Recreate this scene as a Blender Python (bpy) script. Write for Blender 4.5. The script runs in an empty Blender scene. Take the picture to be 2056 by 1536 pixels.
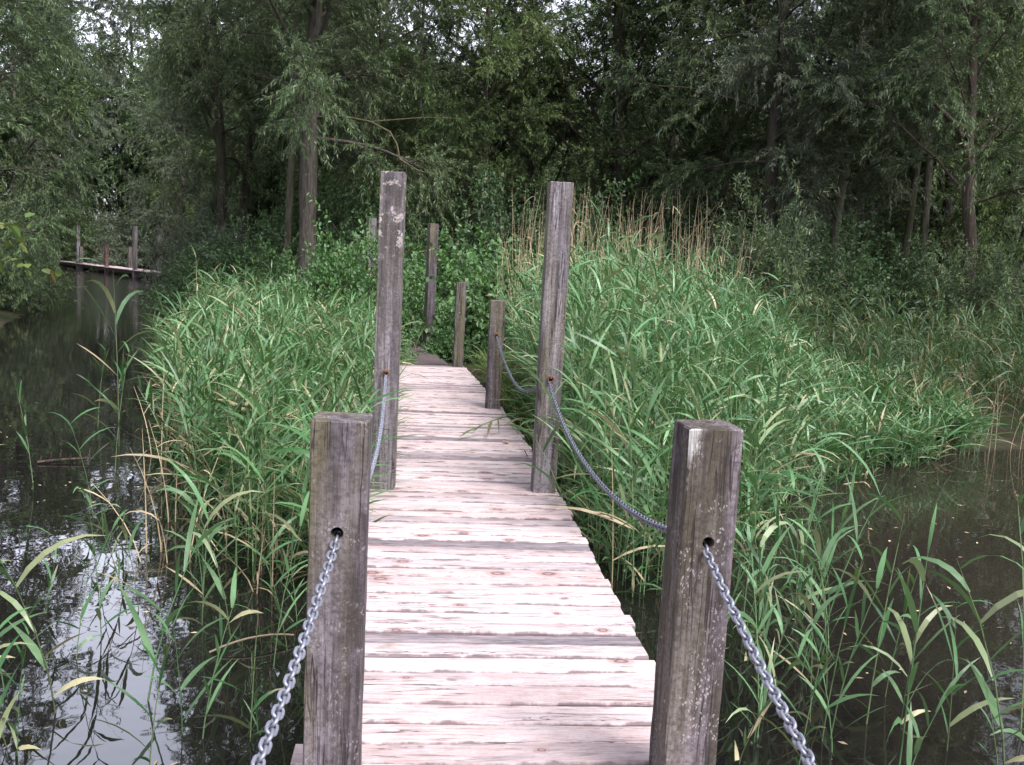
import bpy, bmesh, math, random
import numpy as np
from mathutils import Vector, Matrix

rad = math.radians
sc = bpy.context.scene
COL = sc.collection
WATER_Z = -0.30

# ------------------------------------------------------------------ camera
F = 1855.0
CAM_H = 1.44
PITCH, ROLL = rad(7.35), rad(3.0)
R = (Matrix.Rotation(rad(90) - PITCH, 3, 'X') @ Matrix.Rotation(ROLL, 3, 'Z'))
cam_d = bpy.data.cameras.new('camera')
cam_d.sensor_width = 36.0
cam_d.lens = 36.0 * F / 2056.0
cam_d.clip_start, cam_d.clip_end = 0.05, 3000
cam = bpy.data.objects.new('camera', cam_d)
COL.objects.link(cam)
cam.matrix_world = Matrix.Translation((0, 0, CAM_H)) @ R.to_4x4()
sc.camera = cam


def ray(px, py):
    return R @ Vector(((px - 1028) / F, -(py - 768) / F, -1.0))


def at_z(px, py, z):
    d = ray(px, py)
    t = (z - CAM_H) / d.z
    return Vector((d.x * t, d.y * t, z))


def at_y(px, py, y):
    d = ray(px, py)
    t = y / d.y
    return Vector((d.x * t, y, CAM_H + d.z * t))


# ------------------------------------------------------------------ helpers
class MB:
    """collects quads and writes one mesh"""
    def __init__(s):
        s.v, s.f, s.t, s.m, s.uv = [], [], [], [], []
        s.n = 0

    def add(s, v, f, tint=None, mat=0, uv=None):
        v = np.asarray(v, dtype=np.float32).reshape(-1, 3)
        f = np.asarray(f, dtype=np.int64).reshape(-1, 4)
        s.v.append(v)
        s.f.append(f + s.n)
        if tint is None:
            tint = np.zeros((len(v), 3), np.float32)
        tint = np.asarray(tint, np.float32)
        if tint.ndim == 1:
            tint = np.repeat(tint[None, :], len(v), 0)
        s.t.append(tint)
        s.m.append(np.full(len(f), mat, np.int32))
        s.uv.append(np.zeros((len(v), 2), np.float32) if uv is None else np.asarray(uv, np.float32))
        s.n += len(v)

    def build(s, name, mats, parent=None, smooth=False, uv=False):
        v = np.concatenate(s.v)
        f = np.concatenate(s.f)
        t = np.concatenate(s.t)
        m = np.concatenate(s.m)
        me = bpy.data.meshes.new(name)
        me.vertices.add(len(v))
        me.vertices.foreach_set('co', v.ravel())
        me.loops.add(f.size)
        me.loops.foreach_set('vertex_index', f.ravel().astype(np.int32))
        me.polygons.add(len(f))
        me.polygons.foreach_set('loop_start', np.arange(0, f.size, 4, dtype=np.int32))
        me.polygons.foreach_set('loop_total', np.full(len(f), 4, np.int32))
        me.polygons.foreach_set('material_index', m)
        me.polygons.foreach_set('use_smooth', np.full(len(f), smooth, bool))
        a = me.attributes.new('tint', 'FLOAT_COLOR', 'POINT')
        a.data.foreach_set('color', np.concatenate([t, np.ones((len(t), 1), np.float32)], 1).ravel())
        if uv:
            u = np.concatenate(s.uv)
            l = me.uv_layers.new(name='uv')
            l.data.foreach_set('uv', u[f.ravel()].ravel())
        me.update(calc_edges=True)
        for mm in (mats if isinstance(mats, (list, tuple)) else [mats]):
            me.materials.append(mm)
        o = bpy.data.objects.new(name, me)
        COL.objects.link(o)
        if parent:
            o.parent = parent
        return o


def nrm(a):
    return a / np.maximum(np.linalg.norm(a, axis=-1, keepdims=True), 1e-9)


def tube(mb, pts, radii, sides=6, tint=None, mat=0, cap=False):
    pts = np.asarray(pts, float)
    n = len(pts)
    radii = np.broadcast_to(np.asarray(radii, float), (n,))
    T = nrm(np.gradient(pts, axis=0))
    ref = np.array([0.31, 0.87, 0.12]) if abs(T[0][2]) > .7 else np.array([0.05, 0.1, 1.0])
    A = nrm(np.cross(T, ref))
    B = np.cross(T, A)
    ang = np.linspace(0, 2 * np.pi, sides, endpoint=False)
    v = pts[:, None, :] + radii[:, None, None] * (np.cos(ang)[None, :, None] * A[:, None, :] + np.sin(ang)[None, :, None] * B[:, None, :])
    i = np.arange(n - 1)[:, None] * sides
    j = np.arange(sides)[None, :]
    k = (j + 1) % sides
    f = np.stack([i + j, i + k, i + sides + k, i + sides + j], -1).reshape(-1, 4)
    mb.add(v.reshape(-1, 3), f, tint, mat)
    if cap and sides % 2 == 0:
        for e in (0, n - 1):
            c = v[e]
            ff = [[q, q + 1, sides - 2 - q, sides - 1 - q] for q in range(sides // 2 - 1)]
            mb.add(c, ff, tint, mat)


def tag(o, label=None, cat=None, group=None, kind=None):
    if label: o['label'] = label
    if cat: o['category'] = cat
    if group: o['group'] = group
    if kind: o['kind'] = kind
    return o


def empty(name, loc=(0, 0, 0), rz=0.0):
    o = bpy.data.objects.new(name, None)
    o.empty_display_size = 0.2
    COL.objects.link(o)
    o.location = loc
    o.rotation_euler = (0, 0, rz)
    return o


def copy_tree(root, loc, rz=0.0, scale=1.0, tilt=(0, 0)):
    c = root.copy()
    COL.objects.link(c)
    c.location = loc
    c.rotation_euler = (tilt[0], tilt[1], rz)
    c.scale = scale if isinstance(scale, tuple) else (scale,) * 3
    for ch in list(root.children):
        d = ch.copy()
        COL.objects.link(d)
        d.parent = c
    return c


# ------------------------------------------------------------------ materials
def new_mat(name):
    m = bpy.data.materials.new(name)
    m.use_nodes = True
    nt = m.node_tree
    for n in list(nt.nodes):
        nt.nodes.remove(n)
    out = nt.nodes.new('ShaderNodeOutputMaterial')
    return m, nt, out


class G:
    """small node-graph helper"""
    def __init__(s, nt): s.nt = nt

    def n(s, typ, **kw):
        nd = s.nt.nodes.new(typ)
        for k, v in kw.items():
            setattr(nd, k, v)
        return nd

    def link(s, a, b): s.nt.links.new(a, b)

    def put(s, sock, val):
        if isinstance(val, bpy.types.NodeSocket): s.link(val, sock)
        elif isinstance(val, (tuple, list)) and len(val) == 3 and sock.type == 'RGBA': sock.default_value = (*val, 1)
        else: sock.default_value = val

    def mix(s, fac, a, b, mode='MIX'):
        nd = s.n('ShaderNodeMix', data_type='RGBA', blend_type=mode)
        s.put(nd.inputs[0], fac); s.put(nd.inputs[6], a); s.put(nd.inputs[7], b)
        return nd.outputs[2]

    def math(s, op, a, b=0.0, clamp=False):
        nd = s.n('ShaderNodeMath', operation=op, use_clamp=clamp)
        s.put(nd.inputs[0], a); s.put(nd.inputs[1], b)
        return nd.outputs[0]

    def noise(s, vec, scale=5.0, detail=4.0, rough=0.55, dist=0.0):
        nd = s.n('ShaderNodeTexNoise')
        if vec is not None: s.link(vec, nd.inputs['Vector'])
        nd.inputs['Scale'].default_value = scale
        nd.inputs['Detail'].default_value = detail
        nd.inputs['Roughness'].default_value = rough
        nd.inputs['Distortion'].default_value = dist
        return nd.outputs[0]

    def voro(s, vec, scale=5.0, rnd=1.0):
        nd = s.n('ShaderNodeTexVoronoi')
        if vec is not None: s.link(vec, nd.inputs['Vector'])
        nd.inputs['Scale'].default_value = scale
        nd.inputs['Randomness'].default_value = rnd
        return nd

    def ramp(s, fac, stops):
        nd = s.n('ShaderNodeValToRGB')
        cr = nd.color_ramp
        while len(cr.elements) < len(stops): cr.elements.new(0.5)
        for e, (p, c) in zip(cr.elements, stops):
            e.position = p
            e.color = (c, c, c, 1) if isinstance(c, (int, float)) else (*c, 1)
        s.put(nd.inputs[0], fac)
        return nd.outputs[0]

    def mapping(s, vec, scale=(1, 1, 1), loc=(0, 0, 0)):
        nd = s.n('ShaderNodeMapping')
        s.link(vec, nd.inputs[0])
        nd.inputs['Scale'].default_value = scale
        nd.inputs['Location'].default_value = loc
        return nd.outputs[0]

    def attr(s, name):
        nd = s.n('ShaderNodeAttribute', attribute_name=name)
        sp = s.n('ShaderNodeSeparateColor')
        s.link(nd.outputs['Color'], sp.inputs[0])
        return sp.outputs

    def bump(s, h, strength=0.3, dist=0.01):
        nd = s.n('ShaderNodeBump')
        nd.inputs['Strength'].default_value = strength
        nd.inputs['Distance'].default_value = dist
        s.link(h, nd.inputs['Height'])
        return nd.outputs[0]

    def bsdf(s, color, rough=0.6, normal=None, spec=0.4, metal=0.0, ior=None):
        nd = s.n('ShaderNodeBsdfPrincipled')
        s.put(nd.inputs['Base Color'], color)
        s.put(nd.inputs['Roughness'], rough)
        nd.inputs['Specular IOR Level'].default_value = spec
        nd.inputs['Metallic'].default_value = metal
        if ior: nd.inputs['IOR'].default_value = ior
        if normal is not None: s.link(normal, nd.inputs['Normal'])
        return nd.outputs[0]


def leaf_mat(name, a, b, dead=(0.32, 0.22, 0.10), back=None, trans=0.3, rough=0.5, spec=0.35):
    m, nt, out = new_mat(name)
    g = G(nt)
    t = g.attr('tint')
    c = g.mix(t[0], a, b)
    if back is not None:
        geo = g.n('ShaderNodeNewGeometry')
        c = g.mix(geo.outputs['Backfacing'], c, g.mix(0.7, c, back))
    c = g.mix(t[2], c, dead)
    hsv = g.n('ShaderNodeHueSaturation')
    g.link(c, hsv.inputs['Color'])
    g.link(g.math('ADD', g.math('MULTIPLY', t[1], 0.7), 0.65), hsv.inputs['Value'])
    c = hsv.outputs[0]
    p = g.bsdf(c, rough, spec=spec)
    tr = g.n('ShaderNodeBsdfTranslucent')
    g.link(g.mix(0.5, c, (0.10, 0.16, 0.02), 'MIX'), tr.inputs[0])
    mx = g.n('ShaderNodeMixShader')
    mx.inputs[0].default_value = trans
    g.link(p, mx.inputs[1]); g.link(tr.outputs[0], mx.inputs[2])
    g.link(mx.outputs[0], out.inputs[0])
    return m


def bark_mat(name, a, b, moss=(0.05, 0.06, 0.025), mossamt=0.4, vs=9.0):
    m, nt, out = new_mat(name)
    g = G(nt)
    co = g.n('ShaderNodeTexCoord').outputs['Object']
    v = g.mapping(co, (vs, vs, 1.1))
    n1 = g.noise(v, 2.6, 6, 0.65, 0.6)
    n2 = g.noise(co, 1.3, 3)
    n3 = g.noise(co, 14, 4)
    c = g.mix(g.ramp(n1, [(0.36, 0), (0.62, 1)]), a, b)
    c = g.mix(g.math('MULTIPLY', g.ramp(n2, [(0.45, 0), (0.65, 1)]), mossamt), c, moss)
    c = g.mix(g.ramp(n3, [(0.62, 0), (0.7, 0.35)]), c, (0.22, 0.22, 0.19))
    g.link(g.bsdf(c, 0.85, g.bump(n1, 0.9, 0.03), 0.2), out.inputs[0])
    return m


def wood_post_mat(name, dark=(0.070, 0.058, 0.056), light=(0.205, 0.180, 0.198), lichen=0.5, olive=0.5, pink=False, scrape=False):
    m, nt, out = new_mat(name)
    g = G(nt)
    tc = g.n('ShaderNodeTexCoord')
    oi = g.n('ShaderNodeObjectInfo')
    cmb = g.n('ShaderNodeVectorMath', operation='ADD')
    g.link(tc.outputs['Object'], cmb.inputs[0])
    sc_ = g.n('ShaderNodeVectorMath', operation='SCALE')
    cx = g.n('ShaderNodeCombineXYZ')
    g.link(oi.outputs['Random'], cx.inputs[0]); g.link(oi.outputs['Random'], cx.inputs[2])
    g.link(cx.outputs[0], sc_.inputs[0]); sc_.inputs['Scale'].default_value = 37.0
    g.link(sc_.outputs[0], cmb.inputs[1])
    co = cmb.outputs[0]
    grain = g.noise(g.mapping(co, (46, 46, 1.6)), 1.6, 6, 0.6, 0.4)
    wide = g.noise(g.mapping(co, (14, 14, 0.9)), 1.0, 4, 0.6)
    blot = g.noise(co, 9, 5, 0.65)
    fine = g.noise(co, 75, 4, 0.7)
    c = g.mix(g.ramp(grain, [(0.36, 0), (0.62, 1)]), dark, light)
    c = g.mix(g.ramp(wide, [(0.40, 0.85), (0.56, 0.0)]), c, tuple(x * 0.45 for x in dark))
    c = g.mix(g.ramp(blot, [(0.50, 0), (0.68, 0.55)]), c, (0.20, 0.175, 0.20))
    ol = g.noise(g.mapping(co, (9, 9, 0.8), (3, 1, 2)), 1.0, 3, 0.5)
    c = g.mix(g.math('MULTIPLY', g.ramp(ol, [(0.46, 0), (0.62, 1)]), olive), c, (0.135, 0.12, 0.055))
    c = g.mix(g.ramp(fine, [(0.38, 0.55), (0.55, 0.0)]), c, tuple(x * 0.45 for x in dark))
    ck = g.noise(g.mapping(co, (30, 30, 1.1), (4, 4, 4)), 1.0, 3, .5, .3)
    ckm = g.math('MULTIPLY', g.ramp(g.math('ABSOLUTE', g.math('SUBTRACT', ck, .5)), [(.006, 1), (.022, 0)]), g.ramp(g.noise(g.mapping(co, (8, 8, 2.2)), 1.0, 2), [(.46, 0), (.56, 1)]))
    c = g.mix(g.math('MULTIPLY', ckm, .85), c, (0.022, 0.018, 0.018))
    # lichen flecks, denser towards the top of a post
    wob = g.n('ShaderNodeTexNoise'); wob.inputs['Scale'].default_value = 60
    g.link(co, wob.inputs['Vector'])
    ws_ = g.n('ShaderNodeVectorMath', operation='SCALE'); ws_.inputs['Scale'].default_value = .02
    g.link(wob.outputs['Color'], ws_.inputs[0])
    wa = g.n('ShaderNodeVectorMath', operation='ADD'); g.link(co, wa.inputs[0]); g.link(ws_.outputs[0], wa.inputs[1])
    vo = g.voro(g.mapping(wa.outputs[0], (1, 1, 0.5)), 120).outputs['Distance']
    sparse = g.noise(co, 11, 2)
    fl = g.math('MULTIPLY', g.ramp(vo, [(0.22, 1), (0.36, 0)]), g.ramp(sparse, [(0.50, 0), (0.60, 1)]))
    c = g.mix(g.math('MULTIPLY', fl, lichen), c, (0.40, 0.37, 0.36))
    if scrape:
        s3 = g.n('ShaderNodeSeparateXYZ'); g.link(tc.outputs['Object'], s3.inputs[0])
        near = g.math('ADD', g.math('MULTIPLY', g.math('ADD', s3.outputs[0], .075), 16.0), g.math('MULTIPLY', g.math('SUBTRACT', 1.04, s3.outputs[2]), 4.2))
        sm = g.math('SUBTRACT', 1.42, g.math('ADD', near, g.math('MULTIPLY', g.noise(g.mapping(co, (90, 90, 22)), 1.0, 5, .75), 1.5)))
        fr = g.math('LESS_THAN', s3.outputs[1], -.068)
        c = g.mix(g.math('MULTIPLY', g.ramp(sm, [(.0, 0), (.35, .8)]), fr), c, (0.52, 0.51, 0.48))
    if pink:
        sep = g.n('ShaderNodeSeparateXYZ'); g.link(tc.outputs['Object'], sep.inputs[0])
        band = g.math('MULTIPLY', g.ramp(g.math('MULTIPLY', sep.outputs[2], 0.5), [(0.70, 0), (0.78, 1)]), 1.0)
        pn = g.noise(co, 17, 3, 0.6)
        rough_ = g.noise(co, 90, 2)
        pm = g.math('MULTIPLY', g.math('MULTIPLY', g.ramp(pn, [(0.56, 0), (0.60, 1)]), band), g.ramp(rough_, [(0.35, 0.3), (0.6, 1)]))
        c = g.mix(pm, c, g.mix(g.noise(co, 7, 1), (0.45, 0.34, 0.31), (0.42, 0.42, 0.42)))
    h = g.math('SUBTRACT', g.math('ADD', grain, g.math('MULTIPLY', fine, 0.5)), g.math('MULTIPLY', ckm, 1.5))
    g.link(g.bsdf(c, 0.82, g.bump(h, 0.55, 0.006), 0.25), out.inputs[0])
    return m


def deck_mat(name='deck_boards'):
    m, nt, out = new_mat(name)
    g = G(nt)
    uv = g.n('ShaderNodeUVMap', uv_map='uv').outputs[0]
    t = g.attr('tint')           # r = weathering (0 fresh, 1 dark), g = hue, b = across the board (0 middle, 1 edge)
    grain = g.noise(g.mapping(uv, (11.0, 120, 1)), 1.0, 5, 0.62, 0.4)
    long_ = g.noise(g.mapping(uv, (3.6, 26, 1)), 1.0, 4, 0.6, 0.5)
    blot = g.noise(g.mapping(uv, (7, 12, 1)), 1.0, 5, 0.65, .4)
    fine = g.noise(g.mapping(uv, (60, 160, 1)), 1.0, 4, 0.7)
    fresh = g.mix(t[1], (0.55, 0.475, 0.475), (0.48, 0.375, 0.36))
    c = g.mix(g.ramp(grain, [(0.34, 0.38), (0.55, 0.0)]), fresh, (0.27, 0.19, 0.18))
    c = g.mix(g.ramp(blot, [(0.48, 0), (0.66, 0.6)]), c, (0.56, 0.51, 0.51))
    c = g.mix(g.ramp(long_, [(0.57, 0), (0.70, 0.6)]), c, (0.31, 0.185, 0.165))
    c = g.mix(g.ramp(fine, [(0.35, 0.28), (0.5, 0.0)]), c, (0.20, 0.14, 0.14))
    grey = g.mix(g.ramp(grain, [(0.3, 0), (0.62, 1)]), (0.055, 0.047, 0.058), (0.23, 0.20, 0.215))
    wv = g.noise(g.mapping(uv, (2.2, 15, 1), (5, 3, 0)), 1.0, 5, 0.65, 0.5)
    wm = g.math('ADD', g.math('MULTIPLY', g.ramp(wv, [(0.54, 0), (0.68, 1)]), 0.42), g.math('MULTIPLY', t[0], g.ramp(wv, [(0.30, .55), (0.55, 1.1)])), True)
    c = g.mix(wm, c, grey)
    # knots
    dn = g.n('ShaderNodeTexNoise'); dn.inputs['Scale'].default_value = 26
    g.link(uv, dn.inputs['Vector'])
    dsc = g.n('ShaderNodeVectorMath', operation='SCALE'); dsc.inputs['Scale'].default_value = 0.022
    g.link(dn.outputs['Color'], dsc.inputs[0])
    dv = g.n('ShaderNodeVectorMath', operation='ADD')
    g.link(uv, dv.inputs[0]); g.link(dsc.outputs[0], dv.inputs[1])
    vk = g.voro(g.mapping(dv.outputs[0], (3.0, 4.6, 1)), 1.0)
    vk.voronoi_dimensions = '2D'
    d = vk.outputs['Distance']
    sepc = g.n('ShaderNodeSeparateColor'); g.link(vk.outputs['Color'], sepc.inputs[0])
    keep = g.math('GREATER_THAN', sepc.outputs[0], 0.35)
    kz = g.math('ADD', 0.06, g.math('MULTIPLY', sepc.outputs[1], 0.17))
    kr = g.math('DIVIDE', d, kz)
    rings = g.math('SINE', g.math('MULTIPLY', kr, 13.0))
    km = g.math('MULTIPLY', g.ramp(kr, [(0.45, 1), (1.0, 0)]), keep)
    kc = g.mix(g.math('ADD', g.math('MULTIPLY', rings, 0.45), 0.5), (0.11, 0.058, 0.058), (0.34, 0.225, 0.215))
    c = g.mix(g.math('MULTIPLY', km, 0.9), c, kc)
    # drying cracks
    cr = g.noise(g.mapping(uv, (1.6, 30, 1), (1, 7, 0)), 1.0, 4, 0.6, 0.9)
    ck = g.ramp(g.math('ABSOLUTE', g.math('SUBTRACT', cr, 0.5)), [(0.006, 1), (0.018, 0)])
    ckm = g.math('MULTIPLY', ck, g.ramp(g.noise(g.mapping(uv, (2.2, 9, 1)), 1.0, 2), [(0.48, 0), (0.58, 1)]))
    c = g.mix(g.math('MULTIPLY', ckm, 0.9), c, (0.045, 0.028, 0.03))
    # grime along the arrises, algae in places
    en = g.math('ADD', t[2], g.math('MULTIPLY', g.math('SUBTRACT', g.noise(g.mapping(uv, (9, 2, 1)), 1.0, 4, .65), .5), 1.1))
    c = g.mix(g.ramp(en, [(0.83, 0), (1.01, .8)]), c, (0.11, 0.082, 0.088))
    dirt = g.noise(g.mapping(uv, (4, 6, 1), (9, 2, 0)), 1.0, 4, 0.6)
    c = g.mix(g.ramp(dirt, [(0.62, 0), (0.72, 0.6)]), c, (0.16, 0.125, 0.07))
    h = g.math('SUBTRACT', g.math('ADD', grain, g.math('MULTIPLY', fine, .4)), g.math('MULTIPLY', ckm, 1.4))
    g.link(g.bsdf(c, 0.75, g.bump(h, 0.5, 0.004), 0.25), out.inputs[0])
    return m


def simple_wood(name, a, b):
    m, nt, out = new_mat(name)
    g = G(nt)
    co = g.n('ShaderNodeTexCoord').outputs['Object']
    n = g.noise(g.mapping(co, (5, 5, 20)), 3, 5)
    g.link(g.bsdf(g.mix(n, a, b), 0.8, g.bump(n, 0.4, 0.005), 0.2), out.inputs[0])
    return m


def metal_mat(name, a, b, rough=0.5, metal=0.75):
    m, nt, out = new_mat(name)
    g = G(nt)
    co = g.n('ShaderNodeTexCoord').outputs['Object']
    n = g.noise(co, 55, 4, 0.6)
    oi = g.n('ShaderNodeObjectInfo').outputs['Random']
    c = g.mix(g.math('ADD', g.math('MULTIPLY', n, 0.7), g.math('MULTIPLY', oi, 0.3)), a, b)
    g.link(g.bsdf(c, rough, g.bump(n, 0.15, 0.002), 0.5, metal), out.inputs[0])
    return m


M = {}
M['willow'] = leaf_mat('willow_leaf', (0.064, 0.118, 0.040), (0.140, 0.194, 0.078), back=(0.19, 0.22, 0.17))
M['willow_pale'] = leaf_mat('pale_willow_leaf', (0.068, 0.098, 0.058), (0.120, 0.145, 0.092), back=(0.20, 0.23, 0.19))
M['olive'] = leaf_mat('olive_willow_leaf', (0.062, 0.120, 0.032), (0.142, 0.202, 0.060), back=(0.17, 0.20, 0.13))
M['dark'] = leaf_mat('dark_leaf', (0.054, 0.110, 0.036), (0.118, 0.164, 0.056), back=(0.085, 0.105, 0.075))
M['bush'] = leaf_mat('bush_leaf', (0.055, 0.160, 0.040), (0.130, 0.255, 0.066), back=(0.12, 0.20, 0.10))
M['bush_dark'] = leaf_mat('bush_dark_leaf', (0.044, 0.108, 0.040), (0.085, 0.152, 0.056), back=(0.08, 0.12, 0.07))
M['yellow'] = leaf_mat('yellowing_leaf', (0.06, 0.12, 0.028), (0.15, 0.18, 0.045), dead=(0.30, 0.15, 0.06))
M['sedge'] = leaf_mat('sedge_leaf', (0.032, 0.080, 0.030), (0.070, 0.122, 0.054), dead=(0.26, 0.19, 0.11))  # green lowered to put the overhanging trees' shade into the colour
M['reed'] = leaf_mat('reed_leaf', (0.044, 0.132, 0.040), (0.130, 0.248, 0.098), dead=(0.50, 0.39, 0.24), trans=0.28, rough=0.42, spec=0.5)
M['reed_lush'] = leaf_mat('lush_reed_leaf', (0.046, 0.145, 0.046), (0.156, 0.282, 0.128), dead=(0.50, 0.39, 0.24), trans=0.28, rough=0.42, spec=0.5)
M['straw'] = leaf_mat('straw', (0.15, 0.11, 0.08), (0.27, 0.20, 0.145), dead=(0.40, 0.32, 0.2), trans=0.1, rough=0.7)
M['grass'] = leaf_mat('grass_blade', (0.055, 0.130, 0.032), (0.130, 0.200, 0.055), dead=(0.40, 0.33, 0.17))
M['bark'] = bark_mat('bark', (0.028, 0.023, 0.020), (0.098, 0.083, 0.074), mossamt=0.25)
M['bark_dark'] = bark_mat('dark_bark', (0.026, 0.023, 0.020), (0.075, 0.064, 0.054))
M['bark_pale'] = bark_mat('pale_bark', (0.060, 0.056, 0.040), (0.15, 0.14, 0.105), mossamt=0.6)
M['bark_red'] = bark_mat('reddish_bark', (0.040, 0.029, 0.025), (0.115, 0.085, 0.070), mossamt=0.25)
M['post'] = wood_post_mat('weathered_post', lichen=.35, olive=.6)
M['post_tall'] = wood_post_mat('weathered_tall_post', (0.100, 0.086, 0.092), (0.32, 0.29, 0.315), lichen=0.35, olive=0.45)
M['post_lichen'] = wood_post_mat('lichened_post', (0.100, 0.086, 0.092), (0.315, 0.285, 0.31), lichen=0.35, olive=0.35, pink=True)
M['post_fleck'] = wood_post_mat('flecked_post', (0.062, 0.050, 0.048), (0.200, 0.168, 0.180), lichen=0.65, olive=0.3, scrape=True)
M['post_red'] = wood_post_mat('red_brown_post', (0.075, 0.040, 0.036), (0.16, 0.09, 0.082), lichen=0.1, olive=0.1)
M['deck'] = deck_mat()
M['under'] = simple_wood('bearer_timber', (0.035, 0.028, 0.024), (0.085, 0.070, 0.060))
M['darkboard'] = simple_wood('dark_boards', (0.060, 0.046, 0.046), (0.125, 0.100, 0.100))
M['galv'] = metal_mat('galvanised_steel', (0.16, 0.168, 0.205), (0.33, 0.345, 0.41), 0.5, 0.6)
M['galv_dull'] = metal_mat('dull_steel', (0.075, 0.08, 0.10), (0.19, 0.20, 0.25), 0.5, 0.6)
M['rust'] = metal_mat('rusty_iron', (0.10, 0.05, 0.028), (0.22, 0.115, 0.06), 0.85, 0.2)

# ------------------------------------------------------------------ world, sun, exposure
SUN_EL, SUN_AZ = 56.0, 138.0      # azimuth clockwise from +Y (behind the camera, to the right)
w = bpy.data.worlds.new('World')
sc.world = w
w.use_nodes = True
wg = G(w.node_tree)
bgn = w.node_tree.nodes['Background']
sky = wg.n('ShaderNodeTexSky', sky_type='NISHITA')
sky.sun_disc = False
sky.sun_elevation = rad(SUN_EL)
sky.sun_rotation = rad(SUN_AZ)
sky.air_density, sky.dust_density, sky.ozone_density = 1.0, 3.0, 1.0
bw = wg.n('ShaderNodeRGBToBW')
wg.link(sky.outputs[0], bw.inputs[0])
grey = wg.mix(1.0, bw.outputs[0], (0.985, 0.965, 1.075), 'MULTIPLY')
cloudy = wg.mix(0.82, sky.outputs[0], grey)
# mottled overcast; bright patch added low to the left to whiten the water's reflection
wco = wg.n('ShaderNodeTexCoord').outputs['Generated']
dot = wg.n('ShaderNodeVectorMath', operation='DOT_PRODUCT')
wg.link(wco, dot.inputs[0])
dot.inputs[1].default_value = (-.345, .80, .49)
thin = wg.ramp(dot.outputs['Value'], [(.86, 0), (.985, 1)])  # mask of the added bright sky patch
mott = wg.noise(wco, 2.6, 4, .55)
br_ = wg.math('ADD', wg.math('ADD', .72, wg.math('MULTIPLY', mott, .5)), wg.math('MULTIPLY', thin, 2.4))
hs = wg.n('ShaderNodeVectorMath', operation='SCALE')
wg.link(cloudy, hs.inputs[0]); wg.link(br_, hs.inputs['Scale'])
wg.link(hs.outputs[0], bgn.inputs[0])
bgn.inputs[1].default_value = 0.15
sd = bpy.data.lights.new('sun', 'SUN')
sd.energy = 1.5
sd.angle = rad(25)
sd.color = (1.0, 0.965, 0.94)
so = bpy.data.objects.new('sun', sd)
COL.objects.link(so)
so.rotation_euler = (rad(90 - SUN_EL), 0, rad(180 - SUN_AZ))
sc.view_settings.view_transform = 'Standard'
sc.view_settings.look = 'None'
sc.view_settings.exposure = 1.5
sc.view_settings.gamma = 1.0
sc.cycles.max_bounces = 6
sc.cycles.diffuse_bounces = 3
sc.cycles.glossy_bounces = 3
sc.cycles.transmission_bounces = 3
sc.cycles.caustics_reflective = False
sc.cycles.caustics_refractive = False

# ------------------------------------------------------------------ ground and water
def interp(y, pts):
    return np.interp(y, [p[0] for p in pts], [p[1] for p in pts])

CH_R = [(0, -0.2), (8, -1.2), (9.5, -2.6), (12, -4.2), (16, -5.6), (22, -7.6), (30, -11.0), (40, -15.0), (47, -17.5), (55, -22)]   # bank right of the channel
CH_L = [(-20, -7), (6, -6.8), (10, -7.6), (15, -8.8), (20, -10.8), (30, -16.0), (45, -25.0), (55, -32)]
FRONT = [(-30, 9.5), (-3, 9.6), (-1, 9.0), (1, 8.2), (3, 9.2), (5, 10.0), (8, 10.6), (12, 11), (20, 10.5), (40, 8)]   # where the land begins ahead


def hash_noise(x, y):
    return (np.sin(x * 1.7 + 1.3 * np.sin(y * 0.9)) + np.sin(y * 2.1 + 1.1 * np.sin(x * 1.4)) + 0.5 * np.sin(3.7 * x + 2.9 * y)) / 2.5


def ground_h(x, y):
    x = np.asarray(x, float); y = np.asarray(y, float)
    d_right = np.minimum((x - interp(y, CH_R)), (y - interp(x, FRONT)) * 1.0)
    d_left = (interp(y, CH_L) - x)
    d_far = y - 56.0 + 0.35 * (x + 22)
    d = np.maximum(np.maximum(d_right, d_left), d_far)
    d = d + 0.35 * hash_noise(x * .9, y * .9)
    h = WATER_Z + np.clip(d * 0.22, -0.75, 0.16) + np.clip(d - 2, 0, 30) * 0.006
    return h + 0.035 * hash_noise(x * 3.1, y * 2.7) * (d > 0)


def axis(lo, hi, near_lo, near_hi, step):
    a = list(np.arange(near_lo, near_hi + 1e-6, step))
    s, v = step, near_hi
    while v < hi:
        s *= 1.25; v += s; a.append(min(v, hi))
    s, v = step, near_lo
    while v > lo:
        s *= 1.25; v -= s; a.insert(0, max(v, lo))
    return np.array(a)


gx = axis(-700, 700, -34, 30, 0.45)
gy = axis(-300, 900, -6, 60, 0.45)
X, Y = np.meshgrid(gx, gy)
gv = np.stack([X, Y, ground_h(X, Y)], -1).reshape(-1, 3)
nx, ny = len(gx), len(gy)
i = np.arange(ny - 1)[:, None] * nx + np.arange(nx - 1)[None, :]
gf = np.stack([i, i + 1, i + nx + 1, i + nx], -1).reshape(-1, 4)
m, nt, out = new_mat('mud_and_litter')
g = G(nt)
co = g.n('ShaderNodeTexCoord').outputs['Object']
n1 = g.noise(co, 1.1, 6, 0.65); n2 = g.noise(co, 14, 5, 0.7)
c = g.mix(g.ramp(n1, [(0.4, 0), (0.6, 1)]), (0.035, 0.028, 0.020), (0.034, 0.050, 0.018))
c = g.mix(g.ramp(n2, [(0.55, 0), (0.68, 0.7)]), c, (0.10, 0.075, 0.045))
g.link(g.bsdf(c, 0.9, g.bump(n2, 0.8, 0.05), 0.15), out.inputs[0])
gm = MB(); gm.add(gv, gf)
tag(gm.build('ground', m, smooth=True), kind='structure')

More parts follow.
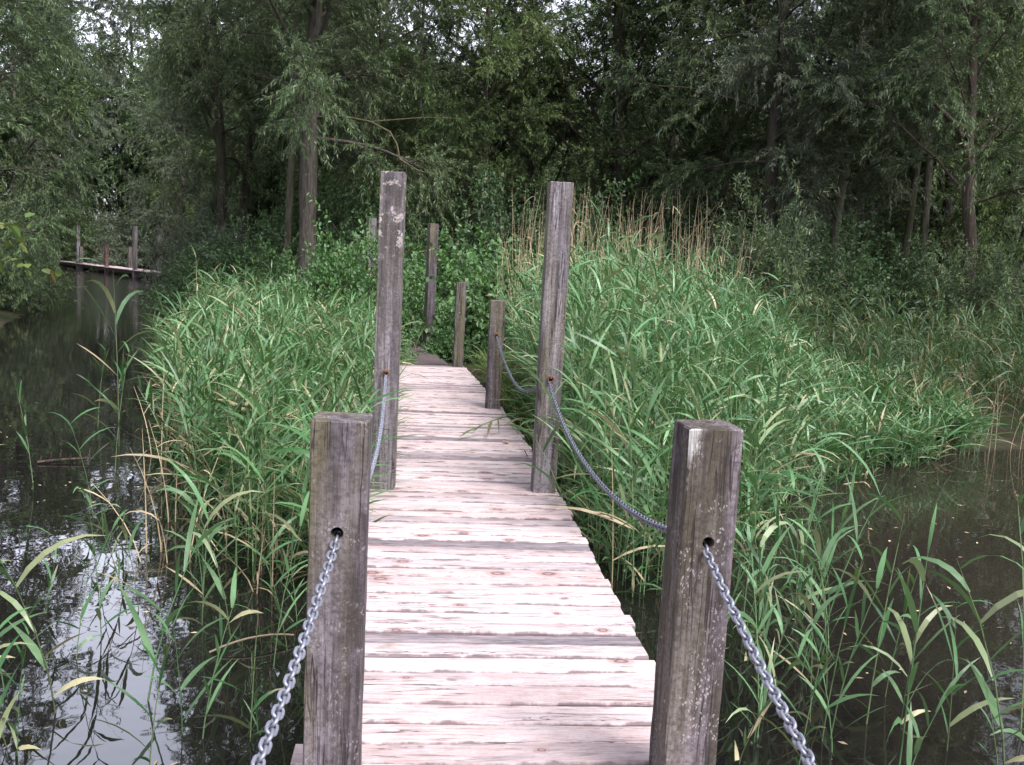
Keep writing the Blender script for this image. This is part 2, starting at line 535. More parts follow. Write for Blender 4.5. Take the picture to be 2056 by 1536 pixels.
m, nt, out = new_mat('pond_water')
g = G(nt)
co = g.n('ShaderNodeTexCoord').outputs['Object']
na = g.noise(g.mapping(co, (1, 1, 1)), 5.0, 2, 0.5)
nb = g.noise(co, 0.35, 2)
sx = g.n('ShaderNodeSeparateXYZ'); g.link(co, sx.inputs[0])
silt_and_sheen = g.math('ADD', g.math('MULTIPLY', sx.outputs[0], .45), g.math('ADD', g.math('SUBTRACT', nb, .45), g.math('MULTIPLY', g.math('SUBTRACT', sx.outputs[1], 12.0), .05)), True)   # silty shallows on one side, clear dark water on the other; far part painted sky sheen
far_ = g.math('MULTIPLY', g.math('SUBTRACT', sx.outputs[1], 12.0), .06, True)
murk_and_sheen = g.mix(silt_and_sheen, (0.008, 0.007, 0.007), g.mix(far_, (0.021, 0.0175, 0.014), (0.125, 0.120, 0.118)))  # paler far tone stands in for sky mirrored on rippled water
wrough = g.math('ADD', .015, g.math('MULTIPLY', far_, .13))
g.link(g.bsdf(murk_and_sheen, wrough, g.bump(na, 0.055, 0.02), 0.5, ior=1.85), out.inputs[0])
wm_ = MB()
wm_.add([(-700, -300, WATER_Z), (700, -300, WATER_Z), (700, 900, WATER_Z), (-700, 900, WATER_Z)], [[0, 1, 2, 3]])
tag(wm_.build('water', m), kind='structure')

# ------------------------------------------------------------------ boardwalk
PW = 0.146
P1L, P1R = at_z(768, 984, 0), at_z(1093, 992, 0)
WID = (P1R - P1L).length
P0L, P0R = at_z(661, 1611, 0), at_z(1378, 1611, 0)
P2R, P3R = at_z(990.5, 821, 0), at_z(920, 737, 0)
c1 = (P1L + P1R) / 2; c0 = (P0L + P0R) / 2
WID0 = (P0R - P0L).length
d12 = (P2R - P1R); n12 = Vector((-d12.y, d12.x, 0)).normalized()
P2L = P2R + n12 * WID
d23 = (P3R - P2R); n23 = Vector((-d23.y, d23.x, 0)).normalized()
P3L = P3R + n23 * WID
c2, c3 = (P2L + P2R) / 2, (P3L + P3R) / 2
cm = c0 - (c1 - c0).normalized() * 3.3
print('nodes', [tuple(round(a, 2) for a in v) for v in (c0, c1, c2, c3)], 'widths', round(WID, 3), round(WID0, 3))
fwd = (c3 - c2).normalized()
PATHC = [cm, c0 + Vector((0, .075, 0)), c1 + Vector((0, .075, 0)), c2 + Vector((0, .075, 0)), c3 + fwd * 0.16]
HALF = WID / 2 + PW / 2 + 0.02


def plank(mb, a, b, z, wdt, th, rng, tint, seg=10):
    """one board from a to b (its centre line), top at z"""
    ax = (b - a); L = ax.length; ux = ax / L; uy = Vector((-ux.y, ux.x, 0))
    ch = 0.0065
    prof = [(-wdt / 2, -th), (-wdt / 2, -ch * 1.2), (-wdt / 2 + ch, 0), (-wdt * .17, 0.0015), (wdt * .17, 0.0015), (wdt / 2 - ch, 0), (wdt / 2, -ch * 1.2), (wdt / 2, -th)]
    ph = rng.uniform(0, 6.28, 4)
    vs, uvs, tn = [], [], []
    eb = [1, 1, .86, .2, .2, .86, 1, 1]
    uo, vo = rng.uniform(0, 40), rng.uniform(0, 40)
    skew = rng.uniform(-.010, .010)
    tilt = rng.uniform(-.004, .004)
    twist = rng.uniform(-.006, .006)
    n = len(prof)
    for s in range(seg + 1):
        t = s / seg
        x = t * L
        e0 = 0.0016 * math.sin(7 * t + ph[0]) + .001 * math.sin(19 * t + ph[1])
        e1 = 0.0016 * math.sin(6 * t + ph[2]) + .001 * math.sin(17 * t + ph[3])
        dz = 0.002 * math.sin(4 * t + ph[1]) + tilt * (t - .5) * 2
        acc = 0
        for q, (py, pz) in enumerate(prof):
            yy = py + (e0 if py < 0 else e1) + skew * (t - .5)
            zz = z + pz + dz + (twist * (t - .5) * (py / wdt) if q not in (0, n - 1) else 0)
            p = a + ux * x + uy * yy
            vs.append((p.x, p.y, zz))
            uvs.append((uo + x, vo + py + pz))
            tn.append((tint[0], tint[1], eb[q]))
    f = []
    for s in range(seg):
        for q in range(n):
            q2 = (q + 1) % n
            f.append([s * n + q, s * n + q2, (s + 1) * n + q2, (s + 1) * n + q])
    f = [x[::-1] for x in f]
    e = seg * n
    f += [[0, 1, 6, 7], [1, 2, 5, 6], [2, 3, 4, 5]]
    f += [[e + 7, e + 6, e + 1, e], [e + 6, e + 5, e + 2, e + 1], [e + 5, e + 4, e + 3, e + 2]]
    mb.add(vs, f, tn, 0, uvs)


def build_walk(path, half, name, label, seed, matdeck, weather=None, zoff=0.0, wmin=.095, wmax=.125, group=None, beams=True):
    rng = np.random.default_rng(seed)
    root = empty(name, path[0])
    tag(root, label, 'boardwalk', group)
    off = Vector(root.location)
    mb = MB()
    k = 0
    for a, b in zip(path[:-1], path[1:]):
        d = b - a; L = d.length; u = d / L
        # the last fan of boards of a segment is laid along the mean direction so that bends close
        s = 0.0
        nb = max(1, round(L / 0.112))
        ws = rng.uniform(wmin, wmax, nb); ws *= L / ws.sum()
        for wv in ws:
            mid = a + u * (s + wv / 2)
            nn = Vector((-u.y, u.x, 0))
            l0 = half + rng.normal(0, .009); l1 = half + rng.normal(0, .009)
            dark = rng.random()
            dk = rng.uniform(.8, 1.0) if dark < .09 else (rng.uniform(.15, .45) if dark < .22 else max(0, rng.normal(0.0, .05)))
            if weather is not None: dk = weather(mid, dk)
            A = mid + nn * l0; B = mid - nn * l1
            A.z = B.z = 0
            plank(mb, A - off, B - off, zoff + rng.uniform(-.005, .005), wv - (rng.uniform(.002, .006) if rng.random() < .75 else rng.uniform(.006, .012)), .034, rng, (dk, rng.random(), rng.random()))
            s += wv
    mb.build('deck', matdeck, root, uv=True)
    if beams:
        for sgn in (1, -1):
            sb = MB()
            for a, b in zip(path[:-1], path[1:]):
                d = (b - a); u = d.normalized(); nn = Vector((-u.y, u.x, 0)) * sgn * (half - .17)
                q = []
                for p in (a + u * .01, b - u * .01):
                    for (oy, oz) in ((-.03, -.195), (.03, -.195), (.03, -.036), (-.03, -.036)):
                        v = p + nn + Vector((-u.y, u.x, 0)) * oy
                        q.append((v.x - off.x, v.y - off.y, oz + zoff))
                sb.add(q, [[0, 1, 5, 4], [1, 2, 6, 5], [2, 3, 7, 6], [3, 0, 4, 7], [3, 2, 1, 0], [4, 5, 6, 7]])
            sb.build('bearer', M['under'], root)
        for p, q in zip(path[1:], [path[0]] + path[1:-1]):
            u = (p - q).normalized(); nn = Vector((-u.y, u.x, 0))
            cb = MB(); qv = []
            for sg in (1, -1):
                for (ox, oz) in ((-.04, -.30), (.04, -.30), (.04, -.197), (-.04, -.197)):
                    v = p + nn * sg * (half - .03) + u * ox - u * .12
                    qv.append((v.x - off.x, v.y - off.y, oz + zoff))
            cb.add(qv, [[0, 1, 5, 4], [1, 2, 6, 5], [2, 3, 7, 6], [3, 0, 4, 7], [3, 2, 1, 0], [4, 5, 6, 7]])
            cb.build('cross_beam', M['under'], root)
    return root


DARK_AT = [at_z(950, py, 0).y for py in (1272, 1088, 1046, 912)]


def worn(p, dk):          # the few old grey boards of this walk
    for k, yy in enumerate(DARK_AT):
        if abs(p.y - yy) < .055: return (.95, 1.0, .5, .45)[k]
    return dk if p.y > 6.2 else min(dk, .28)


boardwalk = build_walk(PATHC, HALF, 'boardwalk', 'narrow boardwalk of pale pinkish planks with chains along both edges', 11, M['deck'], weather=worn)
# the walk goes on, turned and darker, under the bushes
q0 = c3 + fwd * 0.30
turn = (at_z(770, 672, -.04) - at_z(835, 731, -.04)); turn.z = 0
PATHD = [q0 + Vector((-.10, .08, 0)), q0 + turn.normalized() * 1.7 + Vector((-.1, .25, 0)), q0 + turn.normalized() * 5.2]
for p in PATHD: p.z = 0
build_walk(PATHD, .50, 'boardwalk', 'dark boardwalk turning off between the bushes past the pale planks', 12, M['darkboard'], zoff=-.02, beams=True)


def post_mesh(name, hgt, mat, hole_z=None, base=-1.1, wd=PW, dp=PW, seed=0, parent=None, hole_r=.0165):
    rng = np.random.default_rng(seed)
    ch = .0045
    a, b = wd / 2, dp / 2
    prof = np.array([(-a + ch, -b), (0, -b), (a - ch, -b), (a, -b + ch), (a, 0), (a, b - ch), (a - ch, b), (0, b), (-a + ch, b), (-a, b - ch), (-a, 0), (-a, -b + ch)])
    zs = list(np.linspace(base, hgt - .004, 22)) + [hgt]
    bm = bmesh.new()
    rings = []
    sl = rng.uniform(-.02, .02, 2)
    for q, z in enumerate(zs):
        s = 1.0 if q < len(zs) - 1 else 1 - .0035 / a
        jit = .0012 * np.sin(z * 9 + np.arange(12) * 2.1 + rng.uniform(0, 6))
        ring = []
        for k in range(12):
            x, y = prof[k] * (s + jit[k] / a)
            zz = z + ((x * sl[0] + y * sl[1]) if q >= len(zs) - 2 else 0)
            ring.append(bm.verts.new((x, y, zz)))
        rings.append(ring)
    for r0, r1 in zip(rings[:-1], rings[1:]):
        for k in range(12):
            bm.faces.new((r0[k], r0[(k + 1) % 12], r1[(k + 1) % 12], r1[k]))
    bm.faces.new(rings[-1]); bm.faces.new(rings[0][::-1])
    bm.normal_update()
    me = bpy.data.meshes.new(name)
    bm.to_mesh(me); bm.free()
    o = bpy.data.objects.new(name, me)
    COL.objects.link(o)
    me.materials.append(mat)
    if hole_z is not None:
        bm = bmesh.new()
        bmesh.ops.create_cone(bm, cap_ends=True, segments=20, radius1=hole_r, radius2=hole_r, depth=dp * 1.6, matrix=Matrix.Translation((0, 0, hole_z)) @ Matrix.Rotation(rad(90), 4, 'X'))
        cme = bpy.data.meshes.new('cut'); bm.to_mesh(cme); bm.free()
        co_ = bpy.data.objects.new('cut', cme); COL.objects.link(co_)
        md = o.modifiers.new('b', 'BOOLEAN'); md.operation = 'DIFFERENCE'; md.object = co_; md.solver = 'EXACT'
        dg = bpy.context.evaluated_depsgraph_get()
        nm = bpy.data.meshes.new_from_object(o.evaluated_get(dg))
        o.modifiers.clear(); o.data = nm
        bpy.data.objects.remove(co_); bpy.data.meshes.remove(cme)
    return o


def bolt(parent, z, dp=PW, sx=0.0, hole=True):
    """rusty ring and collar at a post's chain hole"""
    mb = MB()
    ang = np.linspace(0, 2 * np.pi, 15)
    r = .019
    tube(mb, np.stack([sx + r * np.cos(ang), np.full(15, -dp / 2 - .004), z + r * np.sin(ang)], -1), .006, 6)
    tube(mb, [(sx, -dp / 2 - .03, z + .012), (sx, -dp / 2 - .005, z + .014), (sx, -dp / 2 + .03, z + .014)], .007, 6, cap=True)
    return mb.build('ring_bolt', M['rust'], parent, smooth=True)


HZ = 0.735
posts = {}


def put_post(key, loc, h, mat, label, dirv, hole=True, bolted=False, seed=1, group='posts of the near boardwalk', wd=PW, z0=0.0, hz=HZ):
    o = post_mesh('wooden_post', h, mat, hz if hole else None, seed=seed, wd=wd, dp=wd)
    o.location = (loc.x, loc.y, z0)
    o.rotation_euler = (0, 0, math.atan2(-dirv.x, dirv.y))
    tag(o, label, 'post', group)
    if bolted: bolt(o, hz, wd)
    posts[key] = o
    return o


def shift(p, d):          # the measured point is the foot of the post's front face
    v = Vector((d.x, d.y, 0)).normalized()
    return p + v * PW / 2


dir0 = (c1 - cm); dir1 = (c2 - c0); dir2 = (c3 - c1); dir3 = (c3 - c2)
put_post('0L', shift(P0L, dir0), 1.025, M['post'], 'short dark post with a mossy flat top beside the sky reflection', Vector((-.10, 1, 0)), seed=3)
put_post('0R', shift(P0R, dir0), 1.04, M['post_fleck'], 'short dark post flecked with white lichen and a white scrape at its top corner', Vector((-.13, 1, 0)), seed=4)
put_post('1L', shift(P1L, dir1), 1.945, M['post_lichen'], 'tall grey post with pinkish and white lichen patches near its top', Vector((-.05, 1, 0)), bolted=True, seed=5)
put_post('1R', shift(P1R, dir1), 1.945, M['post_tall'], 'tall grey post without lichen patches standing against the tan dead reeds', Vector((-.08, 1, 0)), bolted=True, seed=6)
put_post('2R', shift(P2R, dir2), 1.07, M['post'], 'short post behind the plain tall post, sagging chain tied to its rusty ring', Vector((-.08, 1, 0)), bolted=True, seed=7)
put_post('2L', shift(P2L, dir2), 1.06, M['post'], 'short post mostly hidden behind the tall post with lichen patches', Vector((-.08, 1, 0)), seed=8)
put_post('3R', shift(P3R, dir3), 1.15, M['post'], 'slim short post with a small dark hole where the pale planks end', Vector((-.12, 1, 0)), seed=9, wd=.135)
put_post('3L', shift(P3L, dir3), 1.12, M['post'], 'short post at the end of the planks hidden behind the tall lichened post', Vector((-.12, 1, 0)), seed=10, wd=.135)
p4 = at_y(862, 640, 15.4)
put_post('4', p4, at_y(870, 449, 15.4).z - 0, M['post'], 'dark tall post among the leafy bushes beyond the end of the pale planks', Vector((-.5, 1, 0)), hole=False, seed=13)
p5 = at_y(742, 560, 16.6)
put_post('5', p5, at_y(744, 438, 16.6).z, M['post'], 'faint grey post sunk in nettles behind the tall lichened post', Vector((-.6, 1, 0)), hole=False, seed=14)


# ------------------------------------------------------------------ chains
def link_mesh(wire=.0074, pitch=.0222, width=.0255, sides=7, arc=7):
    r = (width - wire) / 2; a = (pitch + wire) / 2 - r
    th = np.linspace(-np.pi / 2, np.pi / 2, arc)
    p1 = np.stack([r * np.sin(th), np.zeros(arc), a + r * np.cos(th)], -1)
    p2 = np.stack([-r * np.sin(th), np.zeros(arc), -a - r * np.cos(th)], -1)
    P = np.concatenate([p1, p2]); n = len(P)
    T = nrm(np.roll(P, -1, 0) - np.roll(P, 1, 0))
    B = np.tile([0, 1.0, 0], (n, 1)); A = np.cross(T, B)
    an = np.linspace(0, 2 * np.pi, sides, endpoint=False)
    v = P[:, None] + wire / 2 * (np.cos(an)[None, :, None] * A[:, None] + np.sin(an)[None, :, None] * B[:, None])
    i = np.arange(n)[:, None] * sides; i2 = ((np.arange(n) + 1) % n)[:, None] * sides
    j = np.arange(sides)[None]; k = (j + 1) % sides
    f = np.stack([i + j, i + k, i2 + k, i2 + j], -1).reshape(-1, 4)
    return v.reshape(-1, 3), f


def chain(p0, p1, sag, label, mat, near_first=True, maxparts=100, size=1.0, roll0=0.0):
    p0 = np.array(p0); p1 = np.array(p1)
    t = np.linspace(0, 1, 800)
    c = p0[None] * (1 - t[:, None]) + p1[None] * t[:, None]
    c[:, 2] -= 4 * sag * t * (1 - t)
    c[:, 0] += .012 * np.sin(t * 5)
    s = np.concatenate([[0], np.cumsum(np.linalg.norm(np.diff(c, axis=0), axis=1))])
    pitch = .0222 * size
    n = int(s[-1] / pitch)
    ss = (np.arange(n) + .5) * s[-1] / n
    C = np.stack([np.interp(ss, s, c[:, k]) for k in range(3)], -1)
    T = nrm(np.stack([np.gradient(C[:, k]) for k in range(3)], -1))
    v, f = link_mesh(.0074 * size, pitch, .0255 * size)
    root = empty('chain', tuple(p0))
    tag(root, label, 'chain', 'galvanised chains of the boardwalk')
    rng = np.random.default_rng(5)
    rest = MB(); me = None; cnt = 0
    order = range(n)
    for q in order:
        S = np.cross(T[q], [0, 0, 1.0]); S /= np.linalg.norm(S)
        U = np.cross(S, T[q])
        an = (np.pi / 2 if q % 2 else 0) + roll0 + rng.normal(0, .09) + .5 * math.sin(q * .03)
        A = S * math.cos(an) + U * math.sin(an); B = np.cross(T[q], A)
        if cnt < maxparts:
            if me is None:
                mb = MB(); mb.add(v, f)
                o = mb.build('link', mat, root, smooth=True); me = o.data
            else:
                o = bpy.data.objects.new('link', me); COL.objects.link(o); o.parent = root
            mt = Matrix(((A[0], B[0], T[q][0], C[q][0] - p0[0]), (A[1], B[1], T[q][1], C[q][1] - p0[1]), (A[2], B[2], T[q][2], C[q][2] - p0[2]), (0, 0, 0, 1)))
            o.matrix_local = mt
            cnt += 1
        else:
            rest.add(v @ np.stack([A, B, T[q]]) + C[q] - p0, f)
    if rest.n:
        o = rest.build('links', mat, root, smooth=True)
        o['kind'] = 'stuff'
    return root


def hole_pt(key, side, dz=-.012):
    o = posts[key]
    m_ = Matrix.Rotation(o.rotation_euler.z, 3, 'Z')
    return Vector(o.location) + m_ @ Vector((0, side * PW / 2, 0)) + Vector((0, 0, HZ + dz - o.location.z))


e0L = hole_pt('0L', -1) ; e0R = hole_pt('0R', -1)
chain(hole_pt('0L', -.35), e0L + Vector((.03, -3.2, 0)), .235, 'grey chain hanging from the hole of the short mossy-topped post by the sky reflection', M['galv'], size=1.08, roll0=.35)
chain(hole_pt('0R', -.35), e0R + Vector((.18, -3.2, 0)), .235, 'grey chain hanging from the hole of the short post flecked with white lichen', M['galv'], size=1.08, roll0=.25)
chain(hole_pt('0R', .4), hole_pt('1R', -.9), .215, 'chain sagging from the white-flecked short post to the tall post by the tan reeds', M['galv_dull'], roll0=.8)
chain(hole_pt('1L', -.9), hole_pt('0L', .4), .215, 'chain running down from the tall lichened post behind the mossy short post', M['galv'], roll0=.8)
chain(hole_pt('2R', -.9), hole_pt('1R', .4), .26, 'dark chain sagging behind the tall post by the tan reeds', M['galv_dull'], maxparts=0, roll0=.8)
chain(hole_pt('2L', -.9), hole_pt('1L', .4), .24, 'chain between the tall lichened post and the short post hidden behind it', M['galv_dull'], maxparts=0, roll0=.8)

# ------------------------------------------------------------------ the far boardwalk across the channel
FA, FB = at_z(100, 522, .07), at_z(322, 549, .07)
# keep it a believable straight walk about 50 m off
FA.z = FB.z = 0
fd = (FB - FA).normalized(); fn = Vector((-fd.y, fd.x, 0))
if fn.y < 0: fn = -fn
ctr = [FA - fd * 4 + fn * .6, FA + (FB - FA) * .5 + fn * .6, FB + fd * 1.5 + fn * .6]
build_walk(ctr, .62, 'boardwalk', 'distant boardwalk low over the dark channel, seen from the side below the trees', 21, M['deck'], weather=lambda p, dk: 0.0, zoff=.07, wmin=.13, wmax=.16)
for key, px, ytop, ybot, mt, lab, back in (
        ('a', 118, 450, 524, 'post_tall', 'pale tall post at the far tip of the distant boardwalk, half lost in foliage', 1),
        ('b', 157, 453, 528, 'post_tall', 'slim tall grey post on the distant boardwalk, second from its leafy tip', 0),
        ('c', 163, 495, 530, 'post', 'short post touching a slim tall post on the distant boardwalk', 0),
        ('d', 205, 489, 533, 'post', 'short grey post beside the red-brown post on the distant boardwalk', 1),
        ('e', 214, 490, 537, 'post_red', 'red-brown short post in the middle of the distant boardwalk', 0),
        ('f', 261, 496, 538, 'post', 'short grey post standing just before a tall one on the distant boardwalk', 1),
        ('g', 271, 454, 542, 'post_tall', 'tall straight post on the near edge of the distant boardwalk', 0),
        ('h', 320, 458, 546, 'post_tall', 'tall post at the reedy end of the distant boardwalk', 1)):
    # where the ray through the post's foot meets the walk's near edge line
    d = ray(px, ybot); o2 = FA + (fn * 1.1 if back else fn * .12)
    den = d.x * fd.y - d.y * fd.x
    tt = (o2.x * fd.y - o2.y * fd.x) / den
    foot = Vector((d.x * tt, d.y * tt, 0))
    top = at_y(px, ytop, foot.y).z
    put_post(key, foot, top, M[mt], lab, fd, hole=False, seed=30 + ord(key), group='posts of the distant boardwalk', wd=.19)

# ------------------------------------------------------------------ foliage generators
UP = np.array([0, 0, 1.0])


def rand_unit(rng, n):
    v = rng.normal(size=(n, 3))
    return nrm(v)


def leaves_on_twigs(mb, P0, D, L, K, ll, lw, rng, droop=.15, spread=.8, broad=False, dead=.01, hue=None, mat=0):
    Mn = len(P0)
    t = (np.arange(K)[None, :] + rng.uniform(.2, .8, (Mn, K))) / K
    t = t ** .8
    pos = P0[:, None] + D[:, None] * (L[:, None] * t)[..., None]
    pos[..., 2] -= droop * L[:, None] * t ** 2
    T = nrm(D[:, None] - UP * (2 * droop * t)[..., None])
    az = (np.arange(K)[None, :] * 2.4 + rng.uniform(0, 6.28, (Mn, 1))) + rng.normal(0, .5, (Mn, K))
    A = nrm(np.cross(T, UP + .01)); B = np.cross(T, A)
    perp = np.cos(az)[..., None] * A + np.sin(az)[..., None] * B
    sp = rng.uniform(.5, 1.1, (Mn, K, 1)) * spread
    d = nrm(T * np.cos(sp) + perp * np.sin(sp) - UP * rng.uniform(0, .45, (Mn, K, 1)))
    pos = pos.reshape(-1, 3); d = d.reshape(-1, 3); n = len(pos)
    pos = pos + rng.normal(0, .015, (n, 3))
    side = nrm(np.cross(d, UP + rng.normal(0, .55, (n, 3))))
    up = np.cross(side, d)
    ln = ll * rng.uniform(.65, 1.2, (n, 1)); wd = lw * rng.uniform(.75, 1.2, (n, 1)) * .5
    h = np.repeat(np.clip((hue if hue is not None else rng.uniform(.1, .9, Mn)), 0, 1), K) + rng.normal(0, .18, n)
    tint = np.stack([np.clip(h, 0, 1), rng.uniform(0, 1, n), (rng.random(n) < dead) * rng.uniform(.5, 1, n)], -1)
    if broad:
        fold = .18
        v = np.stack([pos, pos + d * ln * .22 + side * wd * .85 + up * wd * fold, pos + d * ln * .62 + side * wd + up * wd * fold,
                      pos + d * ln - UP * ln * .10,
                      pos + d * ln * .62 - side * wd + up * wd * fold, pos + d * ln * .22 - side * wd * .85 + up * wd * fold], 1)
        b = np.arange(n)[:, None] * 6
        f = np.concatenate([b + np.array([[0, 3, 2, 1]]), b + np.array([[0, 5, 4, 3]])])
        mb.add(v.reshape(-1, 3), f, np.repeat(tint, 6, 0), mat)
    else:
        bend = rng.uniform(0, .22, (n, 1)) * ln
        v = np.stack([pos, pos + d * ln * .42 + side * wd, pos + d * ln - UP * bend, pos + d * ln * .42 - side * wd], 1)
        f = np.arange(n * 4).reshape(-1, 4)
        mb.add(v.reshape(-1, 3), f, np.repeat(tint, 4, 0), mat)


def twig_tubes(mb, P0, D, L, r, droop, mat=0):
    """three-sided twigs, all at once"""
    t = np.array([0, .5, 1.0])
    pts = P0[:, None] + D[:, None] * (L[:, None] * t)[..., None]
    pts[..., 2] -= droop * L[:, None] * t ** 2
    A = nrm(np.cross(D, UP + .013)); B = np.cross(D, A)
    an = np.array([0, 2.1, 4.2])
    off = np.cos(an)[None, None, :, None] * A[:, None, None] + np.sin(an)[None, None, :, None] * B[:, None, None]
    rr = r * np.array([1, .7, .3])
    v = pts[:, :, None] + off * rr[None, :, None, None]
    n = len(P0)
    b = np.arange(n)[:, None] * 9
    fs = [b + np.array([[s * 3 + k, s * 3 + (k + 1) % 3, s * 3 + 3 + (k + 1) % 3, s * 3 + 3 + k]]) for s in (0, 1) for k in range(3)]
    mb.add(v.reshape(-1, 3), np.concatenate(fs), None, mat)


def curve_path(p, d, L, n, rng, wob=.15, pull=(0, 0, 0)):
    pts = [np.array(p, float)]
    d = np.array(d, float)
    for k in range(n):
        d = nrm(d + rng.normal(0, wob, 3) + np.array(pull) / n)
        pts.append(pts[-1] + d * L / n)
    return np.array(pts)


def make_tree(seed, H, r0, cb, spread, leafm, barkm, n_limb=18, nb=6, nt=9, K=34, ll=.105, lw=.022, tl=(.45, .9), lean=(0, 0), curve=.04,
              droop=.3, epi=0, elev=(.25, 1.0), shape='round', dead=.006, path=None, broad=False, bias=0.0, epi_lo=.45, taper=.8, twigs=True):
    """returns (trunk mesh object, crown mesh object) about the origin"""
    rng = np.random.default_rng(seed)
    tb, cr = MB(), MB()
    if path is None:
        zz = np.linspace(-.5, H, 16)
        ph = rng.uniform(0, 6.28, 2)
        px = lean[0] * zz / H + curve * H * .25 * (np.sin(zz / H * 4 + ph[0]) - math.sin(ph[0]))
        py = lean[1] * zz / H + curve * H * .25 * (np.sin(zz / H * 3.4 + ph[1]) - math.sin(ph[1]))
        tp = np.stack([px, py, zz], -1)
    else:
        tp = np.array(path, float)
        s = np.linspace(0, 1, 18); s0 = np.linspace(0, 1, len(tp))
        tp = np.stack([np.interp(s, s0, tp[:, k]) for k in range(3)], -1)
        tp[:, :2] += rng.normal(0, .012, (len(tp), 2))
    tr = r0 * (1 - taper * np.linspace(0, 1, len(tp)) ** 1.1)
    tr[0] *= 1.35; tr[1] *= 1.08
    tube(tb, tp, tr * (1 + rng.normal(0, .03, len(tp))), 12)
    TP, TD, TL, TH = [], [], [], []
    zs = tp[:, 2]
    def at_h(z): return np.array([np.interp(z, zs, tp[:, k]) for k in range(3)])
    axes = [(q, None) for q in range(n_limb)]
    for q in range(n_limb):
        hf = (q + rng.uniform(.1, .9)) / n_limb
        z = cb + (H * .98 - cb) * hf
        az = q * 2.4 + rng.normal(0, .35)
        prof = {'round': math.sin(math.pi * (0.18 + .78 * hf)) ** .7, 'cone': (1.08 - hf), 'vase': .45 + .6 * hf * (1.25 - hf) * 2}[shape]
        L = max(.5, spread * prof * rng.uniform(.75, 1.2) * (1 + bias * math.cos(az)))
        el = rng.uniform(*elev) + hf * .35
        d = np.array([math.cos(az) * math.cos(el), math.sin(az) * math.cos(el), math.sin(el)])
        lp = curve_path(at_h(z), d, L, 8, rng, .13, (0, 0, -droop * 1.2))
        lr = max(.012, min(.30 * np.interp(z, zs, tr), .017 * L + .008))
        tube(tb, lp, lr * (1 - .8 * np.linspace(0, 1, 9)), 6)
        hl = rng.uniform(.15, .85)
        for b in range(nb):
            t = rng.uniform(.22, 1.0)
            bp = np.array([np.interp(t * 8, np.arange(9), lp[:, k]) for k in range(3)])
            td = nrm(lp[min(8, int(t * 8) + 1)] - lp[max(0, int(t * 8) - 1)])
            bd = nrm(td + rand_unit(rng, 1)[0] * .85 + UP * .1)
            bL = L * rng.uniform(.28, .5) * (1.15 - .5 * t)
            bpth = curve_path(bp, bd, bL, 4, rng, .16, (0, 0, -droop))
            tube(tb, bpth, max(.006, lr * .35) * (1 - .75 * np.linspace(0, 1, 5)), 4)
            hb = np.clip(hl + rng.normal(0, .15), 0, 1)
            tt = rng.uniform(.1, 1.0, nt)
            pp = np.stack([np.interp(tt * 4, np.arange(5), bpth[:, k]) for k in range(3)], -1)
            dd = nrm(nrm(bpth[-1] - bpth[0])[None] * .7 + rand_unit(rng, nt) * .9 + UP * (.15 - droop * .6))
            TP.append(pp); TD.append(dd); TL.append(rng.uniform(tl[0], tl[1], nt)); TH.append(np.full(nt, hb))
    for e in range(epi):
        z = rng.uniform(cb * epi_lo, H * .8)
        az = rng.uniform(0, 6.28); n = rng.integers(2, 6)
        dd = nrm(np.array([math.cos(az), math.sin(az), .3])[None] + rng.normal(0, .35, (n, 3)))
        TP.append(np.repeat(at_h(z)[None], n, 0)); TD.append(dd); TL.append(rng.uniform(.35, .9, n)); TH.append(rng.uniform(.3, .9, n))
    P, D, L, Hh = (np.concatenate(a) for a in (TP, TD, TL, TH))
    leaves_on_twigs(cr, P, D, L, K, ll, lw, rng, droop=droop, hue=Hh, dead=dead, broad=broad)
    if twigs: twig_tubes(tb, P, D, L, .005, droop)
    a = tb.build('trunk', barkm, smooth=True)
    c = cr.build('crown', leafm)
    return a, c


def as_tree(meshes, name, loc, rz, label, cat='tree', group=None, scale=1.0, parts=('trunk', 'crown')):
    root = empty(name, loc, rz)
    root.scale = scale if isinstance(scale, tuple) else (scale,) * 3
    tag(root, label, cat, group)
    for nme, mo in zip(parts, meshes):
        if mo.parent is None and not mo.get('used'):
            o = mo; o['used'] = 1
        else:
            o = mo.copy(); COL.objects.link(o)
            if 'used' in o: del o['used']
        o.name = nme
        o.parent = root
    return root


